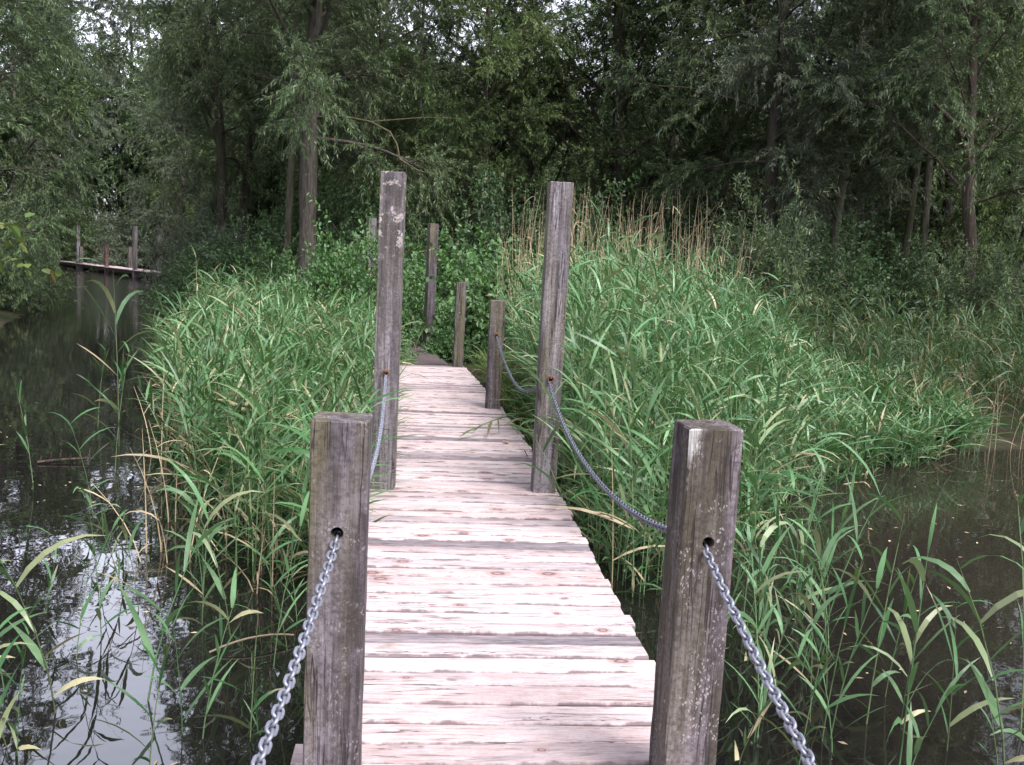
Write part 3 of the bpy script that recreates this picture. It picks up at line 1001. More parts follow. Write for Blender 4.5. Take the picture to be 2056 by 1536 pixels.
def make_bush(seed, Rx, H, leafm, stemm, n_tw=500, K=14, ll=.07, lw=.05, broad=True, tl=(.2, .45), stems=9, droop=.1, low=.05, dead=.01, lumps=.45, spread=1.0, centre=None):
    rng = np.random.default_rng(seed)
    fb, sb = MB(), MB()
    n = n_tw
    u = rand_unit(rng, n); u[:, 2] = np.abs(u[:, 2]) * 1.0 - .12
    r = rng.uniform(.12, 1, n) ** .5
    az = np.arctan2(u[:, 1], u[:, 0])
    ph = rng.uniform(0, 6.28, 4)
    lump = 1 - lumps * .5 + lumps * .5 * (np.sin(az * 3 + ph[0] + u[:, 2] * 4) * .6 + np.sin(az * 5 + ph[1] - u[:, 2] * 7) * .5 + .3 * np.sin(az * 9 + ph[2]))
    p = u * (r * lump)[:, None] * np.array([Rx, Rx, H])
    p[:, 2] = np.maximum(p[:, 2], low + rng.uniform(0, .3, n))
    if centre is not None: p += np.array(centre)
    d = nrm(u * .7 + rand_unit(rng, n) * .7 + UP * .35)
    hue = .5 + .35 * np.sin(p[:, 0] * 4 + ph[3]) * np.sin(p[:, 1] * 3.3 + p[:, 2] * 3) + rng.normal(0, .12, n)
    L = rng.uniform(tl[0], tl[1], n)
    leaves_on_twigs(fb, p, d, L, K, ll, lw, rng, droop=droop, broad=broad, hue=hue, dead=dead, spread=spread)
    for q in range(stems):
        e = p[rng.integers(0, n)]
        b = np.array([e[0] * .12 + rng.normal(0, .06), e[1] * .12 + rng.normal(0, .06), -.15]) if centre is None else np.array([rng.normal(0, .008), rng.normal(0, .008), -.7])
        mid = (b + e) / 2 + np.array([rng.normal(0, .06), rng.normal(0, .06), .12 * H])
        s = np.linspace(0, 1, 6)[:, None]
        pth = (1 - s) ** 2 * b + 2 * s * (1 - s) * mid + s ** 2 * e
        tube(sb, pth, (.009 + .006 * Rx) * (1 - .7 * s[:, 0]), 5)
    twig_tubes(sb, p, -d, L * .6, .004, 0)
    a = sb.build('stems', stemm, smooth=True)
    c = fb.build('foliage', leafm)
    return a, c


# ------------------------------------------------------------------ reeds
def reed_arrays(pos, hgt, lean_az, lean, rng, K=10, ll=.34, lw=.022, dead=.06, elev=(.55, 1.15), arch=1.0, seg=5, sparse_low=.25, wind=(0, 0)):
    """stems and blades of n reeds; returns dict of vertex arrays"""
    n = len(pos)
    hz = lambda f: pos[:, None] + np.stack([np.cos(lean_az)[:, None] * lean[:, None] * (f * hgt[:, None]) * f, np.sin(lean_az)[:, None] * lean[:, None] * (f * hgt[:, None]) * f, f * hgt[:, None]], -1)
    fs = np.linspace(0, 1, 6)[None, :].repeat(n, 0)
    st = hz(fs)
    A = np.array([1, 0, 0.]); B = np.array([0, 1, 0.])
    an = np.array([0, 2.1, 4.2])
    off = np.cos(an)[:, None] * A + np.sin(an)[:, None] * B
    rr = .0042 * np.array([1, 1, .9, .75, .55, .2])
    v = st[:, :, None] + off[None, None] * rr[None, :, None, None]
    b = np.arange(n)[:, None] * 18
    sf = np.concatenate([b + np.array([[s * 3 + k, s * 3 + (k + 1) % 3, s * 3 + 3 + (k + 1) % 3, s * 3 + 3 + k]]) for s in range(5) for k in range(3)])
    stint = np.repeat(np.stack([rng.uniform(.3, 1, n), rng.uniform(.2, .9, n), np.where(rng.random(n) < dead * 1.3, .9, rng.uniform(0, .25, n))], -1), 18, 0)
    # blades
    f = sparse_low + (1 - sparse_low) * (np.arange(K)[None] + rng.uniform(0, .8, (n, K))) / K
    f = np.minimum(f, .99)
    base = hz(f).reshape(-1, 3)
    az = (np.arange(K)[None] * np.pi + rng.uniform(0, 6.28, (n, 1)) + rng.normal(0, .45, (n, K)))
    hx = np.cos(az) + wind[0]; hy = np.sin(az) + wind[1]
    hd = nrm(np.stack([hx, hy, np.zeros_like(hx)], -1)).reshape(-1, 3)
    N = n * K
    e0 = (rng.uniform(elev[0], elev[1], N) + .25 * (f.ravel() - .6))
    bend = rng.uniform(.3, 1.5, N) * arch
    ln = ll * rng.uniform(.55, 1.2, N) * np.clip(1.25 - .55 * np.abs(f.ravel() - .6) * 1.6, .5, 1.2)
    wd = lw * rng.uniform(.6, 1.15, N) * .5
    s = np.linspace(0, 1, seg + 1)
    ds = ln[:, None] / seg
    ang = e0[:, None] - bend[:, None] * (s[None, :-1] + .5 / seg) ** 1.3 * 1.3
    dx = np.concatenate([np.zeros((N, 1)), np.cumsum(np.cos(ang) * ds, 1)], 1)
    dz = np.concatenate([np.zeros((N, 1)), np.cumsum(np.sin(ang) * ds, 1)], 1)
    ctr = base[:, None] + hd[:, None] * dx[..., None] + UP * dz[..., None]
    sd_ = np.stack([-hd[:, 1], hd[:, 0], np.zeros(N)], -1)
    tw = rng.normal(0, .5, N)[:, None] + rng.normal(0, .6, N)[:, None] * s[None]
    angf = np.concatenate([ang, ang[:, -1:]], 1)
    nrml = hd[:, None] * (-np.sin(angf))[..., None] + UP * np.cos(angf)[..., None]
    sv = sd_[:, None] * np.cos(tw)[..., None] + nrml * np.sin(tw)[..., None]
    prof = np.array([.45, .95, 1.0, .8, .45, .0]) if seg == 5 else np.interp(s, [0, .15, .45, .75, 1], [.45, .9, 1, .6, 0])
    bv = np.stack([ctr - sv * (wd[:, None] * prof[None])[..., None], ctr + sv * (wd[:, None] * prof[None])[..., None]], 2)
    per = (seg + 1) * 2
    bb = np.arange(N)[:, None] * per
    bf = np.concatenate([bb + np.array([[q * 2, q * 2 + 1, q * 2 + 3, q * 2 + 2]]) for q in range(seg)])
    stemhue = np.repeat(np.clip(.45 + .3 * hash_noise(pos[:, 0] * 2.3, pos[:, 1] * 2.3) + rng.normal(0, .22, n), 0, 1), K)
    lowdead = (f.ravel() < .42) * .17
    isd = rng.random(N) < dead + lowdead
    dt = np.where(isd, rng.uniform(.6, 1, N), np.where(rng.random(N) < .12, rng.uniform(.15, .4, N), 0))
    bt = np.stack([np.clip(stemhue + rng.normal(0, .22, N), 0, 1), rng.uniform(0, 1, N), dt], -1)
    bt = np.repeat(bt[:, None], per, 1)
    tipd = (rng.random(N) < .12)[:, None] * np.clip((s[None] - .6) * 2.5, 0, 1)
    bt = bt.reshape(N, seg + 1, 2, 3)
    bt[..., 2] = np.maximum(bt[..., 2], tipd[..., None])
    return (v.reshape(-1, 3), sf, stint), (bv.reshape(-1, 3), bf, bt.reshape(-1, 3))


def in_poly(P, poly):
    x, y = P[:, 0], P[:, 1]
    ins = np.zeros(len(P), bool)
    j = len(poly) - 1
    for i_ in range(len(poly)):
        xi, yi = poly[i_]; xj, yj = poly[j]
        c_ = ((yi > y) != (yj > y)) & (x < (xj - xi) * (y - yi) / (yj - yi + 1e-12) + xi)
        ins ^= c_
        j = i_
    return ins


def scatter(poly, n, rng, clump=.6):
    poly = np.array(poly)
    lo, hi = poly.min(0), poly.max(0)
    out_ = np.zeros((0, 2))
    while len(out_) < n:
        p = rng.uniform(lo, hi, (n * 2, 2))
        p = p[in_poly(p, poly)]
        keep = rng.random(len(p)) < (1 - clump) + clump * (.5 + .5 * hash_noise(p[:, 0] * 3.1, p[:, 1] * 3.1))
        out_ = np.concatenate([out_, p[keep]])
    return out_[:n]


def reed_bed(name, label, poly, n, hfun, mat, seed, clump=.85, lean_s=.14, **kw):
    rng = np.random.default_rng(seed)
    xy = scatter(poly, n, rng, clump)
    gz = np.maximum(ground_h(xy[:, 0], xy[:, 1]), WATER_Z - .35)
    top = hfun(xy[:, 0], xy[:, 1]) * np.clip(rng.normal(.94, .17, n), .5, 1.32)
    pos = np.stack([xy[:, 0], xy[:, 1], gz], -1)
    h = np.maximum(top + (WATER_Z - gz), .35)
    S, Bl = reed_arrays(pos, h, rng.uniform(0, 6.28, n), np.abs(rng.normal(0, lean_s, n)), rng, **kw)
    mb = MB(); mb.add(*S); mb.add(*Bl)
    return tag(mb.build(name, mat), label, 'reed bed', kind='stuff')

# ------------------------------------------------------------------ trees
def gz(x, y):
    return float(ground_h(x, y))


def spot(px, py, y):
    p = at_y(px, py, y)
    return Vector((p.x, y, gz(p.x, y) - .05))


LOW = {}
# the big willow on the left of the walk
b = spot(613, 590, 20)
T = make_tree(101, 13.5, .205, 4.0, 3.9, M['willow'], M['bark'], n_limb=30, nb=9, nt=10, K=46, ll=0.115, lw=0.023, tl=(.45, .95), droop=0.24, epi=20, epi_lo=1.05, taper=.5, elev=(.05, .8), bias=.12,
              path=[(0, 0, -.5), (0.0, 0, 2), (.03, 0, 4), (.06, .05, 6.5), (.12, .1, 10), (.1, .2, 13.5)])
hero = as_tree(T, 'willow_tree', b, 0, 'large willow with straight furrowed trunk and silvery drooping sprays beside the walk', 'tree')
br = MB()
pts = [at_y(px, py, yy) - b for px, py, yy in ((632, 236, 20), (690, 234, 19.6), (745, 245, 19.2), (783, 265, 19), (797, 290, 18.9), (803, 320, 18.8), (840, 343, 18.7), (880, 352, 18.6))]
tube(br, pts, [.035, .03, .024, .021, .019, .017, .014, .008], 7)
pts2 = [at_y(px, py, yy) - b for px, py, yy in ((745, 245, 19.2), (800, 240, 19.1), (850, 236, 19.0), (920, 238, 18.9))]
tube(br, pts2, [.02, .015, .011, .006], 6)
M['bark_yellow'] = bark_mat('lichened_branch', (0.05, 0.045, 0.028), (0.115, 0.10, 0.052), mossamt=0.3)
bo = br.build('branch', M['bark_yellow'], hero, smooth=True)
bo['label'] = 'thin crooked branch yellow with lichen'

# prototypes, ten metres tall
PA = make_tree(201, 10, .15, 1.6, 3.6, M['willow'], M['bark_dark'], n_limb=26, nb=8, nt=9, K=46, ll=0.12, lw=0.025, droop=0.2, epi=14, curve=.10)
PB = make_tree(202, 10, .14, 1.2, 3.4, M['olive'], M['bark_dark'], n_limb=26, nb=8, nt=9, K=44, ll=0.115, lw=0.028, droop=0.14, epi=8, curve=.14, shape='vase')
PP = make_tree(203, 10, .15, 1.4, 3.6, M['willow_pale'], M['bark_pale'], n_limb=26, nb=8, nt=9, K=46, ll=0.125, lw=0.026, droop=0.22, epi=8, curve=.10)
PD = make_tree(204, 12, .26, 1.5, 4.2, M['dark'], M['bark_dark'], n_limb=30, nb=9, nt=9, K=34, ll=0.105, lw=0.05, droop=0.12, epi=60, curve=.08)
PE = make_tree(205, 12, .18, 1.2, 4.0, M['dark'], M['bark_dark'], n_limb=30, nb=8, nt=9, K=42, ll=0.115, lw=0.036, droop=0.16, epi=10, curve=.12)
PS = make_tree(206, 10, .10, 4.4, 2.6, M['willow'], M['bark_pale'], n_limb=20, nb=8, nt=9, K=42, ll=0.11, lw=0.025, droop=0.2, epi=2, curve=.03, taper=.6)
PT = make_tree(207, 11, .16, 4.0, 3.2, M['willow'], M['bark_dark'], n_limb=24, nb=8, nt=9, K=44, ll=0.12, lw=0.025, droop=0.24, epi=6, curve=.12, taper=.6)

TREES = [   # prototype, name, px, py, depth, turn, scale, label
    (PS, 'willow_tree', 574, 470, 25, .3, (1.2, 1.2, 1.25), 'slender willow with pale mossy trunk close behind the large furrowed willow'),
    (PT, 'willow_tree', 440, 470, 30, 1.2, 1.08, 'willow with dark bowed trunk above the channel bank, the paler shrubs behind it'),
    (PT, 'willow_tree', 484, 480, 31, 3.9, 1.05, 'dark-trunked willow between the bowed trunk and the slender mossy trunk'),
    (PP, 'willow_tree', 355, 500, 41, 2.2, .95, 'pale silvery willow behind the bowed dark trunk over the channel'),
    (PP, 'willow_tree', 235, 520, 69, .5, (1.9, 1.9, 1.95), 'hazy pale willow rising straight behind the distant boardwalk'),
    (PA, 'willow_tree', 110, 520, 72, 4.4, (2.0, 2.0, 2.0), 'dull green willow behind the far tip of the distant boardwalk'),
    (PB, 'willow_tree', 700, 520, 29, 2.9, 1.10, 'leafy willow whose yellow-tinged crown hangs above the tall lichened post'),
    (PP, 'willow_tree', 850, 520, 36, 5.1, 1.22, 'tall pale willow with bright sky gaps in its top above the walk'),
    (PB, 'willow_tree', 960, 520, 24.5, 1.0, .98, 'olive willow with drooping silvery tips between the two tall posts'),
    (PD, 'alder_tree', 1238, 530, 26, 2.0, 1.12, 'massive dark ivy-clad tree standing behind the tan dead reeds'),
    (PE, 'alder_tree', 1085, 530, 29, 3.6, 1.08, 'dark leafy tree behind the plain tall post, limbs slanting across it'),
    (PE, 'alder_tree', 1400, 545, 25, .7, 1.05, 'dense dark tree between the ivy-clad tree and the bent trunk'),
    (PD, 'alder_tree', 1690, 570, 29, 4.4, 1.10, 'dark tree deep in the shade behind the slim pale brown trunks'),
    (PP, 'willow_tree', 1660, 570, 21, 5.5, .92, 'willow with a bright silver spray of leaves over the dark hollow'),
    (PS, 'willow_tree', 1820, 430, 22, 1.1, 1.1, 'slim straight pale brown trunk, thinner of the pair beside the dark hollow'),
    (PS, 'willow_tree', 1868, 430, 21.5, 4.0, (1.15, 1.15, 1.05), 'slim leaning pale brown trunk next to the straight thin one'),
    (PB, 'willow_tree', 2010, 580, 21, 2.6, 1.0, 'leafy willow standing behind the forked trunk over the reedy bank'),
    (PE, 'alder_tree', 1900, 580, 28, 1.9, 1.1, 'dark tree filling the gap behind the forked trunk'),
    (PE, 'alder_tree', 25, 600, 29, 5.0, 1.0, 'dark tree leaning over the still channel from its outer bank'),
    (PA, 'willow_tree', -150, 620, 19, .2, .95, 'shaded willow at the edge of the still channel, its twigs hanging over the water'),
    (PP, 'willow_tree', 20, 540, 52, 2.4, (1.4, 1.4, 1.45), 'pale tree behind the outer bank, just past the far tip of the distant boardwalk'),
    (PB, 'willow_tree', 345, 520, 57, 3.3, (1.3, 1.3, 1.35), 'olive willow standing beyond the reedy end of the distant boardwalk'),
    (PA, 'willow_tree', 500, 520, 42, 1.9, 1.25, 'shaded willow filling the gap behind the two dark willow trunks'),
    (PE, 'alder_tree', 1310, 540, 34, 1.4, 1.22, 'tall dark tree looming behind the ivy-clad tree'),
    (PE, 'alder_tree', 1560, 560, 33, 3.2, 1.22, 'tall dark tree behind the kinked dark trunk'),
    (PE, 'alder_tree', 1800, 570, 34, 5.9, 1.2, 'tall dark tree behind the slim pale brown pair of trunks'),
    (PE, 'alder_tree', 620, 520, 37, 2.3, .98, 'dark tree deep behind the large furrowed willow'),
]
for pr, nm, px, py, yy, rz, scl, lab in TREES:
    as_tree(pr, nm, spot(px, py, yy), rz, lab, 'tree', None, scl)

b = spot(1531, 590, 20)
T = make_tree(301, 11, .165, 3.6, 3.6, M['willow'], M['bark_dark'], n_limb=24, nb=8, nt=9, K=44, ll=0.115, lw=0.025, droop=0.22, epi=10, taper=.55,
              path=[tuple(at_y(px, py, 20) - b) for px, py in ((1527, 640), (1530, 590), (1540, 460), (1552, 350), (1549, 270), (1562, 180), (1570, 100), (1576, 0))] + [tuple(at_y(1576, 0, 20) - b + Vector((.1, .2, 3.4)))])
as_tree(T, 'willow_tree', b, 0, 'willow with a kinked dark trunk rising out of a round shrub past the tan reeds')
b = spot(1941, 600, 17)
T = make_tree(302, 9, .125, 2.9, 3.0, M['willow'], M['bark_red'], n_limb=22, nb=8, nt=9, K=44, ll=0.11, lw=0.024, droop=0.2, epi=4, taper=.55,
              path=[tuple(at_y(px, py, 17) - b) for px, py in ((1940, 660), (1941, 600), (1946, 500), (1944, 420), (1950, 350), (1944, 300), (1952, 200), (1956, 100), (1962, 0))] + [tuple(at_y(1962, 0, 17) - b + Vector((.1, .2, 2.3)))])
forked = as_tree(T, 'willow_tree', b, 0, 'willow with bare forked brown trunk standing on the reedy bank')
fb_ = MB()
tube(fb_, [at_y(px, py, yy) - b for px, py, yy in ((1945, 330, 17), (1936, 285, 16.9), (1918, 250, 16.8), (1890, 222, 16.7), (1870, 200, 16.6))], [.075, .06, .05, .04, .025], 8)
fb_.build('branch', M['bark_red'], forked, smooth=True)

# the wood behind, one mass
rng = np.random.default_rng(77)
wl, wt = MB(), MB()
for k in range(120):
    a = rng.uniform(-.78, .72)
    dist = rng.uniform(38, 60) if k < 95 else rng.uniform(62, 75)
    x, y = math.sin(a) * dist, math.cos(a) * dist + 4
    if (interp(y, CH_L) - 1 < x < interp(y, CH_R) + 2.5 and y < 58) or (-34 < x < -12 and y < 62): y = 64 + rng.uniform(0, 10); x = x * 1.15
    H = rng.uniform(11.0, 14.0) * max(1.0, y / 52)
    n = 700
    u = rand_unit(rng, n); r = rng.uniform(.25, 1, n) ** .5
    ph = rng.uniform(0, 6.28)
    lump = .78 + .25 * np.sin(np.arctan2(u[:, 1], u[:, 0]) * 3 + ph + u[:, 2] * 5)
    p = u * (r * lump)[:, None] * np.array([3.3, 3.3, H * .52]) + np.array([x, y, H * .50])
    p[:, 2] = np.maximum(p[:, 2], rng.uniform(.0, 1.0, n))
    d = nrm(u * .6 + rand_unit(rng, n) * .8)
    leaves_on_twigs(wl, p, d, rng.uniform(.6, 1.2, n), 16, .28, .10, rng, droop=.3, hue=np.full(n, rng.uniform(.1, .9)), dead=.004)
    tube(wt, [(x, y, -.5), (x + rng.normal(0, .2), y, H * .4), (x + rng.normal(0, .4), y, H * .85)], [.2, .14, .04], 7)
wo = empty('woodland', (0, 0, 0))
tag(wo, 'mass of shaded trees closing the view beyond the pond', 'woodland', kind='stuff')
wl.build('foliage', M['willow'], wo); wt.build('trunks', M['bark_dark'], wo, smooth=True)

# ------------------------------------------------------------------ shrubs
BB = make_bush(401, 1.0, 1.5, M['bush'], M['bark_red'], n_tw=800, K=15, ll=.062, lw=.044, lumps=.6)
BN = make_bush(402, 1.0, 1.3, M['bush'], M['bark_red'], n_tw=900, K=16, ll=.055, lw=.030, lumps=.6)
BD = make_bush(403, 1.8, 2.8, M['bush_dark'], M['bark_dark'], n_tw=1400, K=20, ll=.085, lw=.036, lumps=.7, tl=(.3, .7))
BW = make_bush(404, 1.8, 2.8, M['willow'], M['bark_dark'], n_tw=1500, K=26, ll=.10, lw=.023, broad=False, lumps=.7, tl=(.35, .8), droop=.2)
BV = make_bush(405, 1.8, 2.8, M['willow_pale'], M['bark_dark'], n_tw=1500, K=26, ll=.11, lw=.025, broad=False, lumps=.7, tl=(.35, .8), droop=.25)
BY = make_bush(406, .8, 1.75, M['yellow'], M['bark_red'], n_tw=330, K=10, ll=.055, lw=.042, lumps=.8, dead=.10)
SHRUBS = [
    (BN, 'nettle_clump', 706, 600, 15.6, .4, (1.25, 1.2, 1.9), 'bright green nettle clump between the large willow and the tall lichened post', 'shrub'),
    (BN, 'nettle_clump', 668, 590, 20.6, 2.4, (1.3, 1.3, 1.8), 'green nettle clump at the foot of the large furrowed willow', 'shrub'),
    (BN, 'nettle_clump', 545, 590, 21.5, 4.1, (1.4, 1.4, 1.6), 'nettle clump on the channel side of the large furrowed willow', 'shrub'),
    (BN, 'nettle_clump', 745, 690, 13.2, 1.4, (.7, .7, .9), 'low green clump of nettles hugging the tall lichened post', 'shrub'),
    (BB, 'alder_shrub', 1000, 640, 15.2, .2, (1.25, 1.0, 1.65), 'round-leaved alder shrub behind the slim short post at the end of the planks', 'shrub'),
    (BB, 'alder_shrub', 1075, 640, 14.0, 2.0, (.85, .85, 1.25), 'round-leaved alder shrub leaning against the plain tall post', 'shrub'),
    (BB, 'alder_shrub', 880, 650, 18.2, 3.3, (1.5, 1.3, 1.75), 'tall alder shrub around the dark tall post beyond the planks', 'shrub'),
    (BB, 'alder_shrub', 905, 700, 14.4, 5.2, (.42, .42, .42), 'small leafy clump at the foot of the slim short post', 'shrub'),
    (BB, 'alder_shrub', 800, 640, 17.0, 1.7, (.9, .9, 1.25), 'alder shrub seen in the gap beside the tall lichened post, over the dark boards', 'shrub'),
    (BY, 'bramble', 1215, 590, 11.3, .6, (1.0, .8, 1.05), 'yellow-green bramble with orange leaves among the tan dead reeds', 'shrub'),
    (BW, 'willow_shrub', 1540, 560, 17.2, .9, (1.05, 1.0, 1.4), 'round dark willow shrub around the kinked trunk', 'shrub'),
    (BD, 'dense_shrub', 1670, 590, 17.4, 2.2, (1.0, 1.0, 1.15), 'dark green shrub between the kinked trunk and the slim pale brown pair', 'shrub'),
    (BD, 'dense_shrub', 1810, 590, 17.8, 4.0, (1.0, 1.0, 1.05), 'dark green shrub in front of the slim pale brown trunks', 'shrub'),
    (BW, 'willow_shrub', 1990, 590, 16.2, 3.1, (.95, .9, 1.1), 'dull willow shrub behind the forked brown trunk', 'shrub'),
    (BW, 'willow_shrub', 1400, 560, 21.0, 5.0, (1.1, 1.1, 1.4), 'shaded willow shrub behind the tops of the lush reeds', 'shrub'),
    (BD, 'dense_shrub', 1180, 560, 20.0, 1.0, (1.1, 1.0, 1.4), 'shaded dark shrub behind the tan dead reeds and the plain tall post', 'shrub'),
    (BD, 'dense_shrub', 1010, 560, 21.5, 3.7, (1.1, 1.0, 1.5), 'shaded dark shrub between the two tall posts, behind the alders', 'shrub'),
    (BD, 'dense_shrub', 470, 540, 22.0, .3, (1.0, 1.0, .95), 'blue-green shrub on the channel bank under the dark willow trunks', 'shrub'),
    (BV, 'willow_shrub', 420, 530, 27.5, 2.6, (.95, .95, 1.3), 'pale silvery willow shrub overhanging the channel by the distant boardwalk', 'shrub'),
    (BD, 'dense_shrub', 400, 560, 23.5, 4.9, (.65, .65, .7), 'low dark shrub at the water edge below the pale silvery shrub', 'shrub'),
    (BV, 'willow_shrub', 300, 510, 58.0, 1.2, (2.2, 2.2, 2.0), 'big pale shrub behind the posts of the distant boardwalk', 'shrub'),
    (BW, 'willow_shrub', 175, 510, 63.0, 3.0, (2.4, 2.2, 2.0), 'big dark shrub behind the red-brown post of the distant boardwalk', 'shrub'),
    (BW, 'willow_shrub', -60, 640, 21.0, 5.6, (.9, .9, 1.1), 'dark bushy growth on the outer bank of the still channel', 'shrub'),
    (BW, 'willow_shrub', -25, 640, 23.5, 3.6, (1.15, 1.1, 1.35), 'bushy willow drooping over the outer side of the channel, near the distant boardwalk', 'shrub'),
    (BD, 'dense_shrub', 760, 560, 23.0, 2.2, (1.2, 1.0, 1.5), 'shaded shrub behind the nettles and the tall lichened post', 'shrub'),
    (BD, 'dense_shrub', 600, 550, 26.0, 5.2, (1.2, 1.0, 1.6), 'shaded shrub behind the large furrowed willow', 'shrub'),
]
for pr, nm, px, py, yy, rz, scl, lab, cat in SHRUBS:
    as_tree(pr, nm, spot(px, py, yy), rz, lab, cat, None, scl, ('stems', 'foliage'))
T = make_bush(410, .62, .62, M['yellow'], M['bark_red'], n_tw=70, K=8, ll=.07, lw=.052, lumps=.5, centre=(0.28, 0, 1.72), dead=.05, stems=6)
as_tree(T, 'alder_shrub', Vector((-3.95, 5.6, -.55)), 0, 'yellow-green round-leaved twigs reaching in over the dark water at the frame edge', 'shrub', None, 1.0, ('stems', 'foliage'))

# ------------------------------------------------------------------ reed beds
LEFT = [(-.78, 4.6), (-1.25, 4.5), (-1.65, 5.2), (-2.1, 6.0), (-2.7, 7.4), (-3.6, 9.4), (-4.4, 11.8), (-5.0, 14.5), (-4.0, 16.0), (-2.4, 14.5), (-1.75, 12), (-1.30, 9), (-.95, 6.2)]
reed_bed('reed_bed', 'dense green reed bed with some straw-coloured leaves between the open channel and the walk', LEFT, 1550,
         lambda x, y: 0.90 - .010 * (y - 4) - .08 * (y < 6) + .18 * hash_noise(x * 1.3, y * 1.3), M['reed'], 501, K=11, ll=.37, lw=.019, dead=.025, lean_s=.20, wind=(.25, -.1), arch=.65, elev=(.45, 1.25))
RIGHT = [(.62, 4.6), (1.0, 4.9), (1.55, 5.8), (2.4, 7.2), (3.6, 8.5), (5.0, 9.6), (5.2, 12.0), (3.0, 13.5), (.9, 13.2), (.1, 11.5), (.15, 8.6), (.42, 6.0)]
reed_bed('reed_bed', 'lush pale green reed bed swaying beside the plain tall post and its chain', RIGHT, 2500,
         lambda x, y: np.interp(x / y, [0, .11, .19, .25, .31, .37, .45], [1.30, 1.72, 1.55, 1.22, .84, .50, .38]) * np.interp(y, [4.5, 7, 11], [.60, .80, 1.02]) + .19 * hash_noise(x * 1.7, y * 1.5), M['reed_lush'], 502, K=11, ll=.38, lw=.0205, dead=.02, lean_s=.19, wind=(-.35, -.25), arch=.65, elev=(.4, 1.25))
FAR = [(4.6, 9.9), (9, 10.6), (14, 11.2), (14, 14), (8, 14.5), (4, 14.3), (2.4, 13.6)]
reed_bed('reed_bed', 'dull mixed reed bed with brown bases along the bank below the forked trunk', FAR, 1050,
         lambda x, y: 1.05 + .05 * (y - 9) + .2 * hash_noise(x, y), M['sedge'], 503, K=9, ll=.36, lw=.019, dead=.08, wind=(-.2, -.2), elev=(.7, 1.25))
BANK = [(-4.6, 15.2), (-6.0, 17.0), (-7.2, 21), (-9.5, 27), (-7.5, 27), (-5, 22), (-2.8, 17), (-2.2, 14.8)]
reed_bed('reed_bed', 'shaded reeds trailing along the channel bank towards the distant boardwalk', BANK, 500,
         lambda x, y: 1.2 + 0 * x, M['reed'], 504, K=8, ll=.38, lw=.022, dead=.05)
# dead stalks
rng = np.random.default_rng(510)
def dead_stalks(name, label, poly, n, h0, h1, seed, lean=.12):
    rng = np.random.default_rng(seed)
    xy = scatter(poly, n, rng, .7)
    mb = MB()
    pos = np.stack([xy[:, 0], xy[:, 1], np.maximum(ground_h(xy[:, 0], xy[:, 1]), WATER_Z - .1)], -1)
    S, Bl = reed_arrays(pos, rng.uniform(h0, h1, n), rng.uniform(0, 6.28, n), np.abs(rng.normal(0, lean, n)), rng, K=2, ll=.22, lw=.012, dead=.7, seg=4)
    mb.add(*S); mb.add(*Bl)
    return tag(mb.build(name, M['straw']), label, 'dead reeds', kind='stuff')
dead_stalks('dead_reeds', 'stand of tan dead reed stalks behind the lush reeds and the plain tall post', [(.0, 12.6), (2.4, 12.6), (3.6, 14.3), (-.4, 14.4)], 250, 1.7, 2.75, 511)
dead_stalks('dead_reeds', 'brown dead stalks at the foot of the reeds along the shaded water', [(4.2, 9.5), (9, 10.3), (13, 10.9), (13, 11.6), (8, 11.2), (4, 10.4)], 160, .4, .9, 512, .3)
dead_stalks('dead_reeds', 'bent straw stalks at the waterline of the channel reed bed', [(-.9, 4.3), (-2.0, 4.9), (-2.6, 6.4), (-3.3, 8.4), (-3.0, 8.6), (-1.5, 5.6)], 60, .4, 1.0, 513, .5)
# grass and herbs by the planks' end
rng = np.random.default_rng(520)
def grass(name, label, poly, n, h, seed):
    rng = np.random.default_rng(seed)
    xy = scatter(poly, n, rng, .5)
    pos = np.stack([xy[:, 0], xy[:, 1], np.maximum(ground_h(xy[:, 0], xy[:, 1]), WATER_Z - .05)], -1)
    S, Bl = reed_arrays(pos, rng.uniform(.1, .25, n) * h, rng.uniform(0, 6.28, n), np.abs(rng.normal(0, .3, n)), rng, K=5, ll=.55 * h, lw=.011, dead=.05, elev=(.9, 1.5), arch=1.1, seg=4, sparse_low=.0)
    mb = MB(); mb.add(*S); mb.add(*Bl)
    return tag(mb.build(name, M['grass']), label, 'grass', kind='stuff')
grass('grass', 'soft green grass along the side of the walk by the nettles', [(-1.02, 7.0), (-1.45, 7.2), (-2.6, 11), (-3.6, 16), (-2.4, 16), (-2.0, 13.2), (-1.38, 9.2)], 900, 1.0, 521)
grass('grass', 'green grass between the short posts and the lush reeds', [(.15, 6.9), (.42, 7.2), (.5, 10.5), (.6, 14.0), (-.4, 14.5), (-.42, 12.5), (.02, 9.2)], 800, .75, 522)
grass('grass', 'shaded grass on the bank under the trees', [(-7, 17), (-2, 14.6), (1, 14), (14, 13), (17, 20), (0, 20), (-7, 24)], 1500, .9, 523)

# ------------------------------------------------------------------ single reeds standing in open water
def reed_proto(seed, K, ll, lw, h=1.0, dead=.015, arch=.8, elev=(.7, 1.3), lean=.12, low=.3):
    rng = np.random.default_rng(seed)
    S, Bl = reed_arrays(np.zeros((1, 3)), np.array([h]), rng.uniform(0, 6.28, 1), np.array([lean]), rng, K=K, ll=ll, lw=lw, dead=dead, seg=5, arch=arch, elev=elev, sparse_low=low)
    s, f = MB(), MB()
    s.add(*S); f.add(*Bl)
    return s.build('stem', M['reed_lush'], smooth=True), f.build('foliage', M['reed_lush'])


